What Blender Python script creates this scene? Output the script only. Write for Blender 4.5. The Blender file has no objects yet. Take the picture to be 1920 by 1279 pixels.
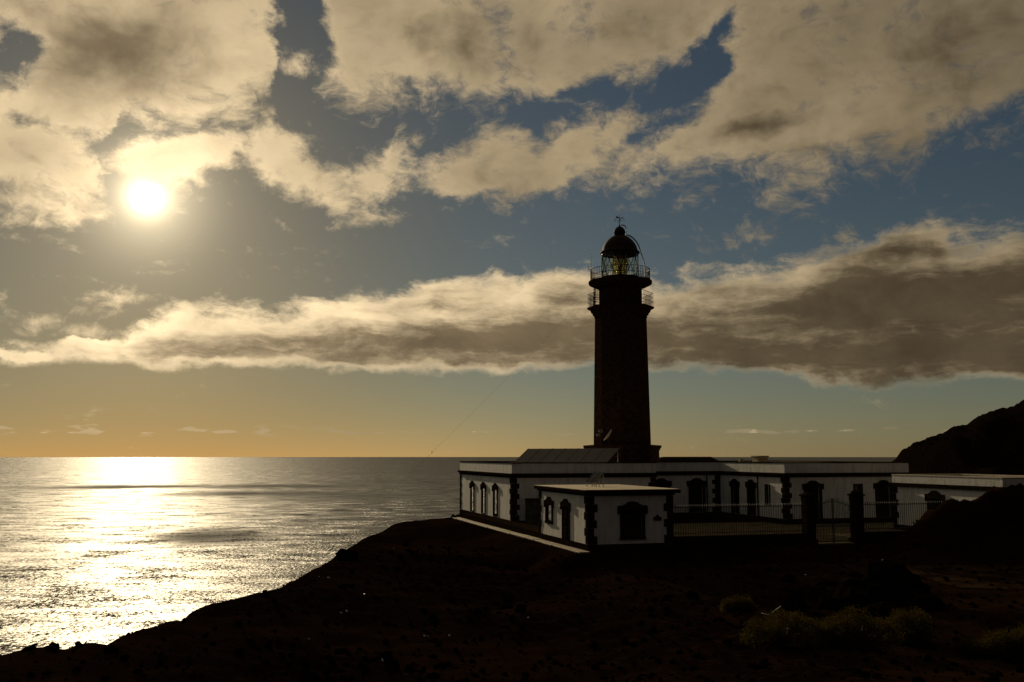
import bpy, math, random
from mathutils import Vector, Matrix, noise as mnoise

random.seed(7)
C = bpy.context.scene.collection
SC = bpy.context.scene
PI = math.pi
R = math.radians

# ------------------------------------------------------------------ camera
F = 1867.0                                   # focal length in pixels of the 1920 px wide photograph
PITCH = math.atan((853 - 639.5) / F)
CZ = 5.5
cam_d = bpy.data.cameras.new('camera')
cam_d.sensor_width = 36.0
cam_d.lens = 36.0 * F / 1920.0
cam_d.clip_start = 0.1
cam_d.clip_end = 300000.0
cam = bpy.data.objects.new('camera', cam_d)
C.objects.link(cam)
cam.location = (0, 0, CZ)
cam.rotation_euler = (PI / 2 + PITCH, 0, 0)
SC.camera = cam


def ray(px, py):
    dx = (px - 960) / F
    dy = (639.5 - py) / F
    return Vector((dx, math.cos(PITCH) - dy * math.sin(PITCH), math.sin(PITCH) + dy * math.cos(PITCH)))


def at_z(px, py, z=0.0):
    d = ray(px, py)
    return Vector((0, 0, CZ)) + d * ((z - CZ) / d.z)


def at_y(px, py, y):
    d = ray(px, py)
    return Vector((0, 0, CZ)) + d * (y / d.y)


def azel(px, py):
    d = ray(px, py).normalized()
    return math.degrees(math.atan2(d.x, d.y)), math.degrees(math.asin(d.z))


# ------------------------------------------------------------------ sun and sky
SUN_AZ, SUN_EL = azel(276, 368)
SUN_DIR = ray(276, 368).normalized()
sun_d = bpy.data.lights.new('sun', 'SUN')
sun_d.energy = 3.0
sun_d.angle = R(0.5)
sun_d.color = (1.0, 0.80, 0.50)
sun = bpy.data.objects.new('sun', sun_d)
C.objects.link(sun)
sun.rotation_euler = (-SUN_DIR).to_track_quat('-Z', 'Y').to_euler()
sun.location = SUN_DIR * 400

SC.view_settings.view_transform = 'Standard'
SC.view_settings.look = 'None'
SC.view_settings.exposure = 0.0
SC.view_settings.gamma = 1.0
SC.view_settings.use_curve_mapping = False
SC.cycles.max_bounces = 8
SC.cycles.transparent_max_bounces = 12
SC.cycles.sample_clamp_indirect = 6.0
SC.cycles.caustics_reflective = False
SC.cycles.caustics_refractive = False

W = bpy.data.worlds.new('World')
SC.world = W
W.use_nodes = True
W.cycles.sampling_method = 'MANUAL'
W.cycles.sample_map_resolution = 1024


class G:
    """small helper that writes node trees as expressions"""

    def __init__(s, tree):
        s.t = tree

    def n(s, typ, **kw):
        nd = s.t.nodes.new(typ)
        for k, v in kw.items():
            setattr(nd, k, v)
        return nd

    def put(s, sock, v):
        if isinstance(v, bpy.types.NodeSocket):
            s.t.links.new(v, sock)
        else:
            sock.default_value = v

    def m(s, op, a, b=0.0, c=0.0, clamp=False):
        nd = s.n('ShaderNodeMath', operation=op, use_clamp=clamp)
        for i, v in enumerate((a, b, c)):
            s.put(nd.inputs[i], v)
        return nd.outputs[0]

    def add(s, a, b): return s.m('ADD', a, b)
    def sub(s, a, b): return s.m('SUBTRACT', a, b)
    def mul(s, a, b): return s.m('MULTIPLY', a, b)
    def mx(s, a, b): return s.m('MAXIMUM', a, b)
    def mn(s, a, b): return s.m('MINIMUM', a, b)

    def ss(s, v, lo, hi, a=0.0, b=1.0):
        nd = s.n('ShaderNodeMapRange', interpolation_type='SMOOTHSTEP')
        s.put(nd.inputs[0], v)
        for i, q in enumerate((lo, hi, a, b)):
            s.put(nd.inputs[1 + i], q)
        return nd.outputs[0]

    def vm(s, op, a, b=(0, 0, 0)):
        nd = s.n('ShaderNodeVectorMath', operation=op)
        s.put(nd.inputs[0], a)
        s.put(nd.inputs[1], b)
        return nd.outputs[1] if op in ('DOT_PRODUCT', 'LENGTH') else nd.outputs[0]

    def xyz(s, x, y, z):
        nd = s.n('ShaderNodeCombineXYZ')
        for i, v in enumerate((x, y, z)):
            s.put(nd.inputs[i], v)
        return nd.outputs[0]

    def noise(s, vec, scale, detail=6.0, rough=0.55, dist=0.0, col=False, lac=2.0):
        nd = s.n('ShaderNodeTexNoise')
        s.put(nd.inputs['Vector'], vec)
        s.put(nd.inputs['Scale'], scale)
        s.put(nd.inputs['Detail'], detail)
        s.put(nd.inputs['Roughness'], rough)
        s.put(nd.inputs['Lacunarity'], lac)
        s.put(nd.inputs['Distortion'], dist)
        return nd.outputs[1] if col else nd.outputs[0]

    def ramp(s, f, stops, interp='LINEAR'):
        nd = s.n('ShaderNodeValToRGB')
        cr = nd.color_ramp
        cr.interpolation = interp
        while len(cr.elements) < len(stops):
            cr.elements.new(0.5)
        for e, (p, c) in zip(cr.elements, stops):
            e.position = p
            e.color = (c[0], c[1], c[2], 1)
        s.put(nd.inputs[0], f)
        return nd.outputs[0]

    def mix(s, f, a, b, mode='MIX'):
        nd = s.n('ShaderNodeMix', data_type='RGBA', blend_type=mode)
        s.put(nd.inputs[0], f)
        for i, v in ((6, a), (7, b)):
            s.put(nd.inputs[i], v if isinstance(v, bpy.types.NodeSocket) else (v[0], v[1], v[2], 1))
        return nd.outputs[2]

    def curve(s, x, pts):
        """piecewise curve through pts, all in 0..1"""
        nd = s.n('ShaderNodeFloatCurve')
        c = nd.mapping.curves[0]
        pts = sorted(pts)
        c.points[0].location = pts[0]
        c.points[1].location = pts[-1]
        for p in pts[1:-1]:
            c.points.new(*p)
        for p in c.points:
            p.handle_type = 'AUTO_CLAMPED'
        nd.mapping.extend = 'HORIZONTAL'
        nd.mapping.update()
        s.put(nd.inputs['Value'], x)
        return nd.outputs[0]


def build_sky():
    t = W.node_tree
    t.nodes.clear()
    g = G(t)
    tc = g.n('ShaderNodeTexCoord')
    d = g.vm('NORMALIZE', tc.outputs['Generated'])
    sp = g.n('ShaderNodeSeparateXYZ')
    t.links.new(d, sp.inputs[0])
    X, Y, Z = sp.outputs
    az = g.mul(g.m('ARCTAN2', X, Y), 180 / PI)          # degrees from the +Y axis, clockwise
    el = g.mul(g.m('ARCSINE', Z), 180 / PI)
    A0, A1, EM = -36.0, 36.0, 34.0

    def line(pts):
        out = []
        for px, py in pts:
            a, e = azel(px, py)
            out.append(((a - A0) / (A1 - A0), e / EM))
        return out

    # --- turbulence, all in direction space
    P = g.xyz(az, g.mul(el, 1.35), g.mul(Y, 6.0))
    Pw = g.vm('ADD', P, g.vm('MULTIPLY', g.vm('SUBTRACT', g.noise(P, 0.16, 3, 0.5, col=True), (.5, .5, .5)), (4.2, 2.6, 0)))
    nU = g.noise(Pw, 0.20, 10, 0.62)
    Pf = g.vm('ADD', Pw, g.vm('MULTIPLY', g.vm('SUBTRACT', g.noise(Pw, 0.9, 4, 0.6, col=True), (.5, .5, .5)), (1.5, 1.1, 0)))
    nF = g.noise(Pf, 0.95, 9, 0.66)
    Ps = g.xyz(g.mul(az, 0.42), g.mul(el, 1.5), g.mul(Y, 6.0))
    Psw = g.vm('ADD', Ps, g.vm('MULTIPLY', g.vm('SUBTRACT', g.noise(P, 0.30, 4, 0.55, col=True), (.5, .5, .5)), (2.2, 2.4, 0)))
    nB = g.noise(g.vm('ADD', Psw, g.vm('MULTIPLY', g.vm('SUBTRACT', g.noise(Psw, 1.5, 4, 0.6, col=True), (.5, .5, .5)), (0.7, 0.7, 0))), 0.42, 10, 0.62)
    nBl = g.noise(Psw, 0.22, 2, 0.5)
    # gently displaced coordinates for the hand-placed shapes
    wv = g.vm('SUBTRACT', g.noise(P, 0.34, 5, 0.6, col=True), (.5, .5, .5))
    ws = g.n('ShaderNodeSeparateXYZ')
    t.links.new(wv, ws.inputs[0])
    azw = g.add(az, g.mul(ws.outputs[0], 3.2))
    elw = g.add(el, g.mul(ws.outputs[1], 2.0))
    u = g.m('DIVIDE', g.sub(az, A0), A1 - A0, clamp=True)
    uw = g.m('DIVIDE', g.sub(azw, A0), A1 - A0, clamp=True)

    # --- the long bank above the horizon
    top = g.mul(g.curve(u, line([(-300, 650), (0, 655), (120, 640), (200, 630), (270, 588), (340, 562), (460, 560), (600, 558),
                                 (680, 545), (780, 530), (880, 520), (960, 522), (1040, 492), (1080, 490), (1130, 510), (1250, 516),
                                 (1360, 498), (1450, 482), (1540, 462), (1620, 442), (1700, 418), (1745, 408), (1800, 436), (1860, 430), (1930, 424), (2300, 430)])), EM)
    bot = g.mul(g.curve(u, line([(-300, 690), (0, 678), (160, 680), (330, 686), (520, 688), (680, 692), (800, 698), (900, 700), (1000, 694), (1110, 684),
                                 (1250, 690), (1400, 702), (1560, 712), (1700, 718), (1800, 712), (1920, 710), (2300, 715)])), EM)
    bt = g.m('DIVIDE', g.sub(top, elw), 1.45)
    bb = g.m('DIVIDE', g.sub(elw, bot), 0.80)
    nn = g.add(g.mul(g.sub(nB, 0.50), 2.5), g.mul(g.sub(nF, 0.5), 1.1))
    bt = g.add(g.mn(bt, 1.9), nn)
    bb = g.add(g.mn(g.add(bb, 0.12), 1.9), g.mul(nn, 0.45))
    dB0 = g.mn(bt, bb)

    # --- the broken deck higher up
    low = g.mul(g.curve(uw, line([(-400, 411), (0, 410), (60, 404), (120, 411), (165, 426), (190, 406), (204, 336), (225, 268), (260, 264), (330, 268), (480, 274), (505, 249),
                                  (520, 174), (545, 136), (600, 164), (650, 192), (700, 200), (760, 202), (850, 222), (880, 232), (930, 232), (965, 254),
                                  (985, 324), (1010, 369), (1080, 356), (1160, 342), (1240, 346), (1330, 342), (1400, 346), (1480, 368), (1540, 360), (1580, 340), (1660, 320),
                                  (1720, 328), (1745, 288), (1800, 274), (1860, 268), (1930, 250), (2300, 224)])), EM)
    up = g.mn(g.m('DIVIDE', g.sub(el, low), 2.3), 1.25)

    def blob(px, py, rx, ry, rot=0.0, wrap=True):
        a, e = azel(px, py)
        k = 180 / PI / F
        mp = g.n('ShaderNodeMapping', vector_type='TEXTURE')
        t.links.new(PW2 if wrap else PN2, mp.inputs['Vector'])
        mp.inputs['Location'].default_value = (a, e, 0)
        mp.inputs['Rotation'].default_value = (0, 0, R(rot))
        mp.inputs['Scale'].default_value = (rx * k, ry * k, 1)
        gr = g.n('ShaderNodeTexGradient', gradient_type='SPHERICAL')
        t.links.new(mp.outputs[0], gr.inputs[0])
        return gr.outputs[1]
    PW2 = g.xyz(azw, elw, 0.0)
    PN2 = g.xyz(az, el, 0.0)

    def total(items):
        s_ = None
        for it in items:
            b = g.mul(blob(*it[:5]), it[5])
            s_ = b if s_ is None else g.add(s_, b)
        return s_
    holes = total([  # px, py, rx, ry, rot, weight: blue gaps in the deck
        (10, 100, 60, 90, 0, 1.9), (45, 70, 50, 35, 0, 1.4), (565, 30, 75, 130, 8, 2.7), (520, 190, 70, 60, 0, 1.2),
        (945, 60, 45, 120, 10, 0.9), (1125, 185, 110, 62, 25, 2.6), (1030, 235, 110, 60, 10, 2.6), (1275, 165, 125, 62, 25, 2.7), (1345, 80, 45, 95, -25, 2.2),
        (990, 190, 60, 40, 0, 1.0), (230, 275, 90, 40, 0, 2.4), (65, 232, 80, 20, -12, 1.2), (1880, 215, 110, 42, 12, 1.0), (1230, 250, 110, 26, 22, 1.2), (430, 240, 60, 30, 0, 0.8)])
    adds = total([   # loose pieces below the deck
        (310, 290, 130, 62, 6, 2.2), (410, 268, 120, 50, 10, 1.7), (300, 330, 95, 60, 0, 1.6), (540, 300, 95, 90, -35, 1.9), (590, 350, 80, 62, -20, 1.6),
        (690, 340, 120, 75, 20, 1.8), (745, 285, 50, 90, -15, 1.2), (720, 410, 62, 26, 0, 1.2), (560, 120, 75, 45, 0, 1.6), (640, 415, 50, 30, 0, 0.9),
        (850, 322, 105, 62, 15, 1.9), (930, 275, 80, 85, 20, 1.8), (905, 350, 190, 34, 4, 1.3), (1010, 330, 150, 70, 12, 1.5), (1090, 250, 105, 58, 15, 1.8), (1060, 300, 130, 60, 15, 1.2),
        (150, 395, 85, 50, -25, 1.3), (520, 415, 55, 18, -30, 1.0), (1300, 460, 60, 40, 0, 0.75), (1420, 440, 70, 50, 0, 0.6), (1330, 350, 90, 40, 10, 0.7), (1590, 445, 70, 35, 25, 0.8),
        (215, 560, 105, 34, 10, 1.3), (70, 603, 55, 18, 8, 1.2), (180, 622, 85, 20, 5, 1.0), (10, 570, 60, 30, 0, 0.7), (880, 695, 90, 14, -4, .9), (1465, 712, 35, 9, 0, 0.9)])
    tail = total([(60, 664, 170, 17, 0, 1.1), (230, 655, 190, 26, -2, 1.2), (400, 640, 200, 40, -4, 0.9), (0, 660, 90, 14, 0, .8), (180, 638, 90, 16, 8, .9)])
    dB = g.mx(dB0, g.add(g.sub(tail, 0.42), g.mul(nn, 0.8)))
    upd = g.sub(up, holes)
    piece = g.sub(adds, 0.55)
    dU = g.add(g.mx(upd, piece), g.add(g.mul(g.sub(nU, 0.50), 3.0), g.mul(g.sub(nF, 0.5), 2.4)))
    dUs = g.add(g.mx(upd, piece), g.add(g.mul(g.sub(nU, 0.50), 2.4), g.mul(g.sub(nF, 0.5), 0.9)))
    # no deck close to the horizon
    dU = g.sub(dU, g.ss(el, 3.0, 6.0, 4.0, 0.0))
    # thin flat puffs along the horizon
    hz = g.mul(g.mul(g.ss(el, 0.9, 1.25), g.ss(el, 1.75, 1.35)), g.ss(g.noise(g.xyz(az, g.mul(el, 5.0), 3.0), 0.55, 4, 0.5), 0.585, 0.66))
    hz = g.mul(hz, 0.5)
    aU = g.ss(dU, -0.25, 1.15)
    aB = g.ss(dB, -0.20, 0.75)
    alpha = g.mx(g.mx(aU, aB), hz)

    # --- light: single scattering towards the sun, thick cores stay dark
    cosang = g.vm('DOT_PRODUCT', d, tuple(SUN_DIR))
    ang = g.mul(g.m('ARCCOSINE', g.mn(g.mx(cosang, -1.0), 0.999999)), 180 / PI)
    near = g.m('EXPONENT', g.mul(ang, -1 / 3.2))
    wide = g.m('EXPONENT', g.mul(ang, -1 / 11.0))
    broad = g.m('EXPONENT', g.mul(ang, -1 / 34.0))
    cores = total([  # thick grey hearts of the deck
        (230, 105, 190, 130, 10, 1.5), (880, 75, 190, 120, 10, 0.8), (1200, 40, 190, 100, 0, 0.6), (1560, 110, 330, 120, 15, 0.35), (1860, 140, 230, 190, 0, 0.6),
        (1410, 240, 160, 26, 5, 0.9), (1520, 290, 120, 22, -5, 0.6), (60, 300, 120, 40, 0, 0.4), (70, 30, 80, 60, 0, 0.3)])
    nM = g.noise(Pw, 0.33, 4, 0.55)
    coreU = g.ss(g.add(g.add(g.mul(g.mn(dUs, 2.4), 0.34), cores), g.mul(g.sub(nM, 0.5), 2.6)), 0.26, 1.9)
    nSt = g.noise(g.vm('ADD', g.xyz(g.mul(az, 0.17), g.mul(el, 1.1), 7.0), g.vm('MULTIPLY', g.vm('SUBTRACT', g.noise(P, 0.35, 3, 0.5, col=True), (.5, .5, .5)), (1.0, 1.4, 0))), 0.62, 5, 0.6)
    coreB = g.ss(g.add(g.add(g.mn(bt, g.mul(g.add(bb, 0.25), 1.9)), g.ss(az, -16.0, 16.0, -0.45, 0.08)), g.mul(g.sub(nSt, 0.5), 3.4)), 0.30, 2.1)
    isB = g.m('GREATER_THAN', aB, aU)
    thick = g.mix(isB, g.xyz(coreU, coreU, coreU), g.xyz(coreB, coreB, coreB))
    thick = g.m('MULTIPLY', thick, 1.0)
    dark = g.mul(thick, g.sub(1.0, g.mul(near, 0.8)))
    lit_c = (1.0, 0.77, 0.46)
    core_c = (0.225, 0.165, 0.094)
    cc = g.mix(g.sub(1.0, g.m('MULTIPLY', broad, 4.5, clamp=True)), g.mix(dark, lit_c, core_c), g.mix(dark, (0.62, 0.63, 0.62), (0.17, 0.175, 0.18)))
    inten = g.add(g.add(0.07, g.mul(broad, 0.90)), g.add(g.mul(wide, 0.34), g.mul(near, 0.8)))
    inten = g.add(inten, g.mul(g.m('EXPONENT', g.mul(g.mul(ang, ang), -1 / 16.0)), 0.55))
    inten = g.mul(inten, g.add(0.86, g.mul(isB, 0.52)))
    nL = g.noise(Pw, 0.13, 3, 0.5)
    tex = g.add(g.add(0.80, g.mul(g.sub(nF, 0.5), 0.30)), g.add(g.mul(g.sub(nM, 0.5), 0.75), g.mul(g.sub(nL, 0.5), 0.9)))
    cl = g.n('ShaderNodeVectorMath', operation='SCALE')
    t.links.new(cc, cl.inputs[0])
    g.put(cl.inputs['Scale'], g.mul(g.mul(inten, tex), 20.0))     # background strength is 0.05

    # --- clear air
    sky = g.n('ShaderNodeTexSky', sky_type='NISHITA')
    sky.sun_disc = False
    sky.sun_elevation = R(SUN_EL)
    sky.sun_rotation = R(SUN_AZ)
    sky.altitude = 130
    sky.air_density = 1.0
    sky.dust_density = 0.3
    sky.ozone_density = 1.2
    base = g.mix(1.0, sky.outputs[0], g.mix(g.ss(broad, 0.45, 0.85), SKY_TINT, (0.34, 0.305, 0.24)), 'MULTIPLY')
    hl = g.m('EXPONENT', g.mul(g.mx(el, 0.0), -1 / 6.0))
    bs = g.n('ShaderNodeVectorMath', operation='SCALE')
    t.links.new(base, bs.inputs[0])
    g.put(bs.inputs['Scale'], g.sub(1.0, g.mul(g.mul(hl, g.ss(broad, 0.45, 0.72)), 0.45)))
    base = bs.outputs[0]
    glow = g.n('ShaderNodeVectorMath', operation='SCALE')
    glow.inputs[0].default_value = (1.0, 0.82, 0.52)
    disc = g.m('EXPONENT', g.mul(g.mul(ang, ang), -1 / 0.85))
    g.put(glow.inputs['Scale'], g.add(g.add(g.add(g.mul(near, 8.0), g.mul(g.m('EXPONENT', g.mul(g.mul(ang, ang), -1 / 6.5)), 11.0)), g.mul(wide, 0.2)), g.mul(disc, 45.0)))
    warm = g.n('ShaderNodeVectorMath', operation='SCALE')
    warm.inputs[0].default_value = (1.0, 0.76, 0.42)
    g.put(warm.inputs['Scale'], g.mul(g.mul(hl, g.add(0.50, g.mul(broad, 0.25))), 1.1))
    clear = g.vm('ADD', base, g.vm('ADD', glow.outputs[0], warm.outputs[0]))
    thin = g.mul(alpha, g.sub(1.0, g.mul(disc, 0.35)))
    final = g.mix(thin, clear, cl.outputs[0])
    bg = g.n('ShaderNodeBackground')
    t.links.new(final, bg.inputs[0])
    bg.inputs[1].default_value = 0.05
    out = g.n('ShaderNodeOutputWorld')
    t.links.new(bg.outputs[0], out.inputs[0])


SKY_TINT = (0.33, 0.345, 0.34)
build_sky()


# ------------------------------------------------------------------ mesh helpers
class MB:
    def __init__(s):
        s.v, s.f = [], []

    def poly(s, pts):
        n = len(s.v)
        s.v += [tuple(p) for p in pts]
        s.f.append(tuple(range(n, n + len(pts))))
        return s

    def box(s, x0, x1, y0, y1, z0, z1):
        n = len(s.v)
        s.v += [(x0, y0, z0), (x1, y0, z0), (x1, y1, z0), (x0, y1, z0), (x0, y0, z1), (x1, y0, z1), (x1, y1, z1), (x0, y1, z1)]
        s.f += [tuple(n + i for i in q) for q in ((0, 3, 2, 1), (4, 5, 6, 7), (0, 1, 5, 4), (1, 2, 6, 5), (2, 3, 7, 6), (3, 0, 4, 7))]
        return s

    def prism(s, outline, depth, mapf):
        """outline (a, b) counter-clockwise, extruded along c from 0 to depth; mapf(a, b, c) -> point"""
        n = len(s.v)
        k = len(outline)
        s.v += [tuple(mapf(a, b, 0.0)) for a, b in outline] + [tuple(mapf(a, b, depth)) for a, b in outline]
        s.f.append(tuple(n + i for i in range(k)))
        s.f.append(tuple(n + k + i for i in reversed(range(k))))
        for i in range(k):
            j = (i + 1) % k
            s.f.append((n + i, n + k + i, n + k + j, n + j))
        return s

    def tube(s, pts, r, seg=6, caps=True):
        pts = [Vector(p) for p in pts]
        n = len(s.v)
        rr = r if isinstance(r, (list, tuple)) else [r] * len(pts)
        up = Vector((0, 0, 1))
        for i, p in enumerate(pts):
            a = pts[max(i - 1, 0)]
            b = pts[min(i + 1, len(pts) - 1)]
            tdir = (b - a).normalized()
            ref = up if abs(tdir.dot(up)) < 0.95 else Vector((1, 0, 0))
            e1 = tdir.cross(ref).normalized()
            e2 = e1.cross(tdir).normalized()
            for k in range(seg):
                th = 2 * PI * k / seg
                s.v.append(tuple(p + e1 * math.cos(th) * rr[i] + e2 * math.sin(th) * rr[i]))
        for i in range(len(pts) - 1):
            for k in range(seg):
                a = n + i * seg + k
                b = n + i * seg + (k + 1) % seg
                s.f.append((a, b, b + seg, a + seg))
        if caps:
            s.f.append(tuple(n + k for k in reversed(range(seg))))
            s.f.append(tuple(n + (len(pts) - 1) * seg + k for k in range(seg)))
        return s

    def lathe(s, prof, seg=32, rot=0.0, cx=0.0, cy=0.0, closed=False):
        n = len(s.v)
        for r, z in prof:
            for k in range(seg):
                th = rot + 2 * PI * k / seg
                s.v.append((cx + r * math.cos(th), cy + r * math.sin(th), z))
        m = len(prof)
        for i in range(m if closed else m - 1):
            for k in range(seg):
                a = n + i * seg + k
                b = n + i * seg + (k + 1) % seg
                c = n + ((i + 1) % m) * seg + (k + 1) % seg
                e = n + ((i + 1) % m) * seg + k
                s.f.append((a, b, c, e))
        if not closed:
            if prof[0][0] > 1e-6:
                s.f.append(tuple(n + k for k in reversed(range(seg))))
            if prof[-1][0] > 1e-6:
                s.f.append(tuple(n + (m - 1) * seg + k for k in range(seg)))
        return s

    def mesh(s, name, mat, smooth=False):
        me = bpy.data.meshes.new(name)
        me.from_pydata(s.v, [], s.f)
        me.update()
        if mat:
            me.materials.append(mat)
        if smooth:
            me.polygons.foreach_set('use_smooth', [True] * len(me.polygons))
        return me

    def obj(s, name, mat, parent=None, smooth=False, bevel=0.0):
        o = bpy.data.objects.new(name, s.mesh(name, mat, smooth))
        C.objects.link(o)
        if parent:
            o.parent = parent
        if bevel:
            b = o.modifiers.new('bevel', 'BEVEL')
            b.width = bevel
            b.segments = 1
            b.limit_method = 'ANGLE'
        return o


def thing(name, label, cat, loc=(0, 0, 0), rz=0.0, group=None):
    o = bpy.data.objects.new(name, None)
    o.empty_display_size = 0.3
    C.objects.link(o)
    o.location = loc
    o.rotation_euler = (0, 0, rz)
    o['label'] = label
    o['category'] = cat
    if group:
        o['group'] = group
    return o


def tag(o, label, cat, group=None):
    o['label'] = label
    o['category'] = cat
    if group:
        o['group'] = group
    return o


def structure(o):
    o['kind'] = 'structure'
    return o


def inst(name, me, parent=None, loc=(0, 0, 0), rot=(0, 0, 0), scale=(1, 1, 1)):
    o = bpy.data.objects.new(name, me)
    C.objects.link(o)
    o.parent = parent
    o.location = loc
    o.rotation_euler = rot
    o.scale = scale
    return o


# ------------------------------------------------------------------ materials
def new_mat(name):
    m = bpy.data.materials.new(name)
    m.use_nodes = True
    m.node_tree.nodes.clear()
    g = G(m.node_tree)
    out = g.n('ShaderNodeOutputMaterial')
    return m, g, out


def matte_mat(name, c1, c2, scale=2.0, bump=0.9, bscale=6):
    m, g, out = new_mat(name)
    tc = g.n('ShaderNodeTexCoord')
    v = tc.outputs['Object']
    n1 = g.noise(v, scale, 8, 0.6)
    b = g.n('ShaderNodeBsdfDiffuse')
    b.inputs['Roughness'].default_value = 0.6
    m.node_tree.links.new(g.mix(g.ss(n1, 0.38, 0.62), c1, c2), b.inputs['Color'])
    bp = g.n('ShaderNodeBump')
    bp.inputs['Strength'].default_value = bump
    bp.inputs['Distance'].default_value = 0.08
    g.put(bp.inputs['Height'], g.noise(v, bscale, 6, 0.65))
    m.node_tree.links.new(bp.outputs[0], b.inputs['Normal'])
    m.node_tree.links.new(b.outputs[0], out.inputs[0])
    return m


def std_mat(name, c1, c2, scale=3.0, rough=0.8, bump=0.0, bscale=20.0, metal=0.0, spec=0.3, streak=False, detail=8):
    m, g, out = new_mat(name)
    tc = g.n('ShaderNodeTexCoord')
    v = tc.outputs['Object']
    if streak:
        v = g.vm('MULTIPLY', v, (1.0, 1.0, 0.25))
    n1 = g.noise(v, scale, detail, 0.6)
    n2 = g.noise(tc.outputs['Object'], scale * 0.22, 4, 0.5)
    f = g.ss(g.add(g.mul(n1, 0.6), g.mul(n2, 0.4)), 0.38, 0.62)
    b = g.n('ShaderNodeBsdfPrincipled')
    m.node_tree.links.new(g.mix(f, c1, c2), b.inputs['Base Color'])
    g.put(b.inputs['Roughness'], g.add(rough - 0.06, g.mul(n1, 0.12)))
    b.inputs['Metallic'].default_value = metal
    b.inputs['Specular IOR Level'].default_value = spec
    if bump:
        bp = g.n('ShaderNodeBump')
        bp.inputs['Strength'].default_value = bump
        bp.inputs['Distance'].default_value = 0.05
        g.put(bp.inputs['Height'], g.noise(tc.outputs['Object'], bscale, 6, 0.65))
        m.node_tree.links.new(bp.outputs[0], b.inputs['Normal'])
    m.node_tree.links.new(b.outputs[0], out.inputs[0])
    return m


def glass_mat(name, tint=(0.9, 0.92, 0.85), refl=1.0):
    m, g, out = new_mat(name)
    tr = g.n('ShaderNodeBsdfTransparent')
    tr.inputs[0].default_value = (*tint, 1)
    gl = g.n('ShaderNodeBsdfGlossy')
    gl.inputs['Roughness'].default_value = 0.03
    gl.inputs[0].default_value = (1, 1, 1, 1)
    fr = g.n('ShaderNodeFresnel')
    fr.inputs[0].default_value = 1.5
    mx = g.n('ShaderNodeMixShader')
    t = m.node_tree
    g.put(mx.inputs[0], g.mul(fr.outputs[0], refl))
    t.links.new(tr.outputs[0], mx.inputs[1])
    t.links.new(gl.outputs[0], mx.inputs[2])
    t.links.new(mx.outputs[0], out.inputs[0])
    return m


def wall_mat():
    m, g, out = new_mat('limewash')
    tc = g.n('ShaderNodeTexCoord')
    v = tc.outputs['Object']
    a = g.noise(g.vm('MULTIPLY', v, (1.0, 1.0, 0.16)), 3.2, 8, 0.62)      # rain streaks
    b_ = g.noise(v, 0.55, 6, 0.6)                                           # repainted patches
    c_ = g.noise(v, 2.4, 8, 0.7)                                            # flaking
    col = g.mix(g.ss(a, 0.40, 0.66), (0.76, 0.755, 0.73), (0.60, 0.58, 0.53))
    col = g.mix(g.mul(g.ss(b_, 0.48, 0.60), 0.55), col, (0.80, 0.79, 0.77))
    col = g.mix(g.mul(g.ss(c_, 0.58, 0.70), 0.75), col, (0.42, 0.37, 0.29))
    b = g.n('ShaderNodeBsdfPrincipled')
    m.node_tree.links.new(col, b.inputs['Base Color'])
    b.inputs['Roughness'].default_value = 0.82
    b.inputs['Specular IOR Level'].default_value = 0.25
    bp = g.n('ShaderNodeBump')
    bp.inputs['Strength'].default_value = 0.45
    bp.inputs['Distance'].default_value = 0.04
    g.put(bp.inputs['Height'], g.add(g.noise(v, 7.0, 6, 0.6), g.mul(c_, 0.8)))
    m.node_tree.links.new(bp.outputs[0], b.inputs['Normal'])
    m.node_tree.links.new(b.outputs[0], out.inputs[0])
    return m


def leaf_mat():
    m, g, out = new_mat('shrub_leaf')
    tc = g.n('ShaderNodeTexCoord')
    f = g.ss(g.noise(tc.outputs['Object'], 3.0, 5, 0.6), 0.35, 0.65)
    a = g.n('ShaderNodeBsdfDiffuse')
    b = g.n('ShaderNodeBsdfTranslucent')
    t = m.node_tree
    t.links.new(g.mix(f, (0.028, 0.022, 0.006), (0.060, 0.046, 0.012)), a.inputs[0])
    t.links.new(g.mix(f, (0.026, 0.019, 0.003), (0.050, 0.037, 0.006)), b.inputs[0])
    mx = g.n('ShaderNodeMixShader')
    mx.inputs[0].default_value = 0.5
    t.links.new(a.outputs[0], mx.inputs[1])
    t.links.new(b.outputs[0], mx.inputs[2])
    t.links.new(mx.outputs[0], out.inputs[0])
    return m


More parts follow.
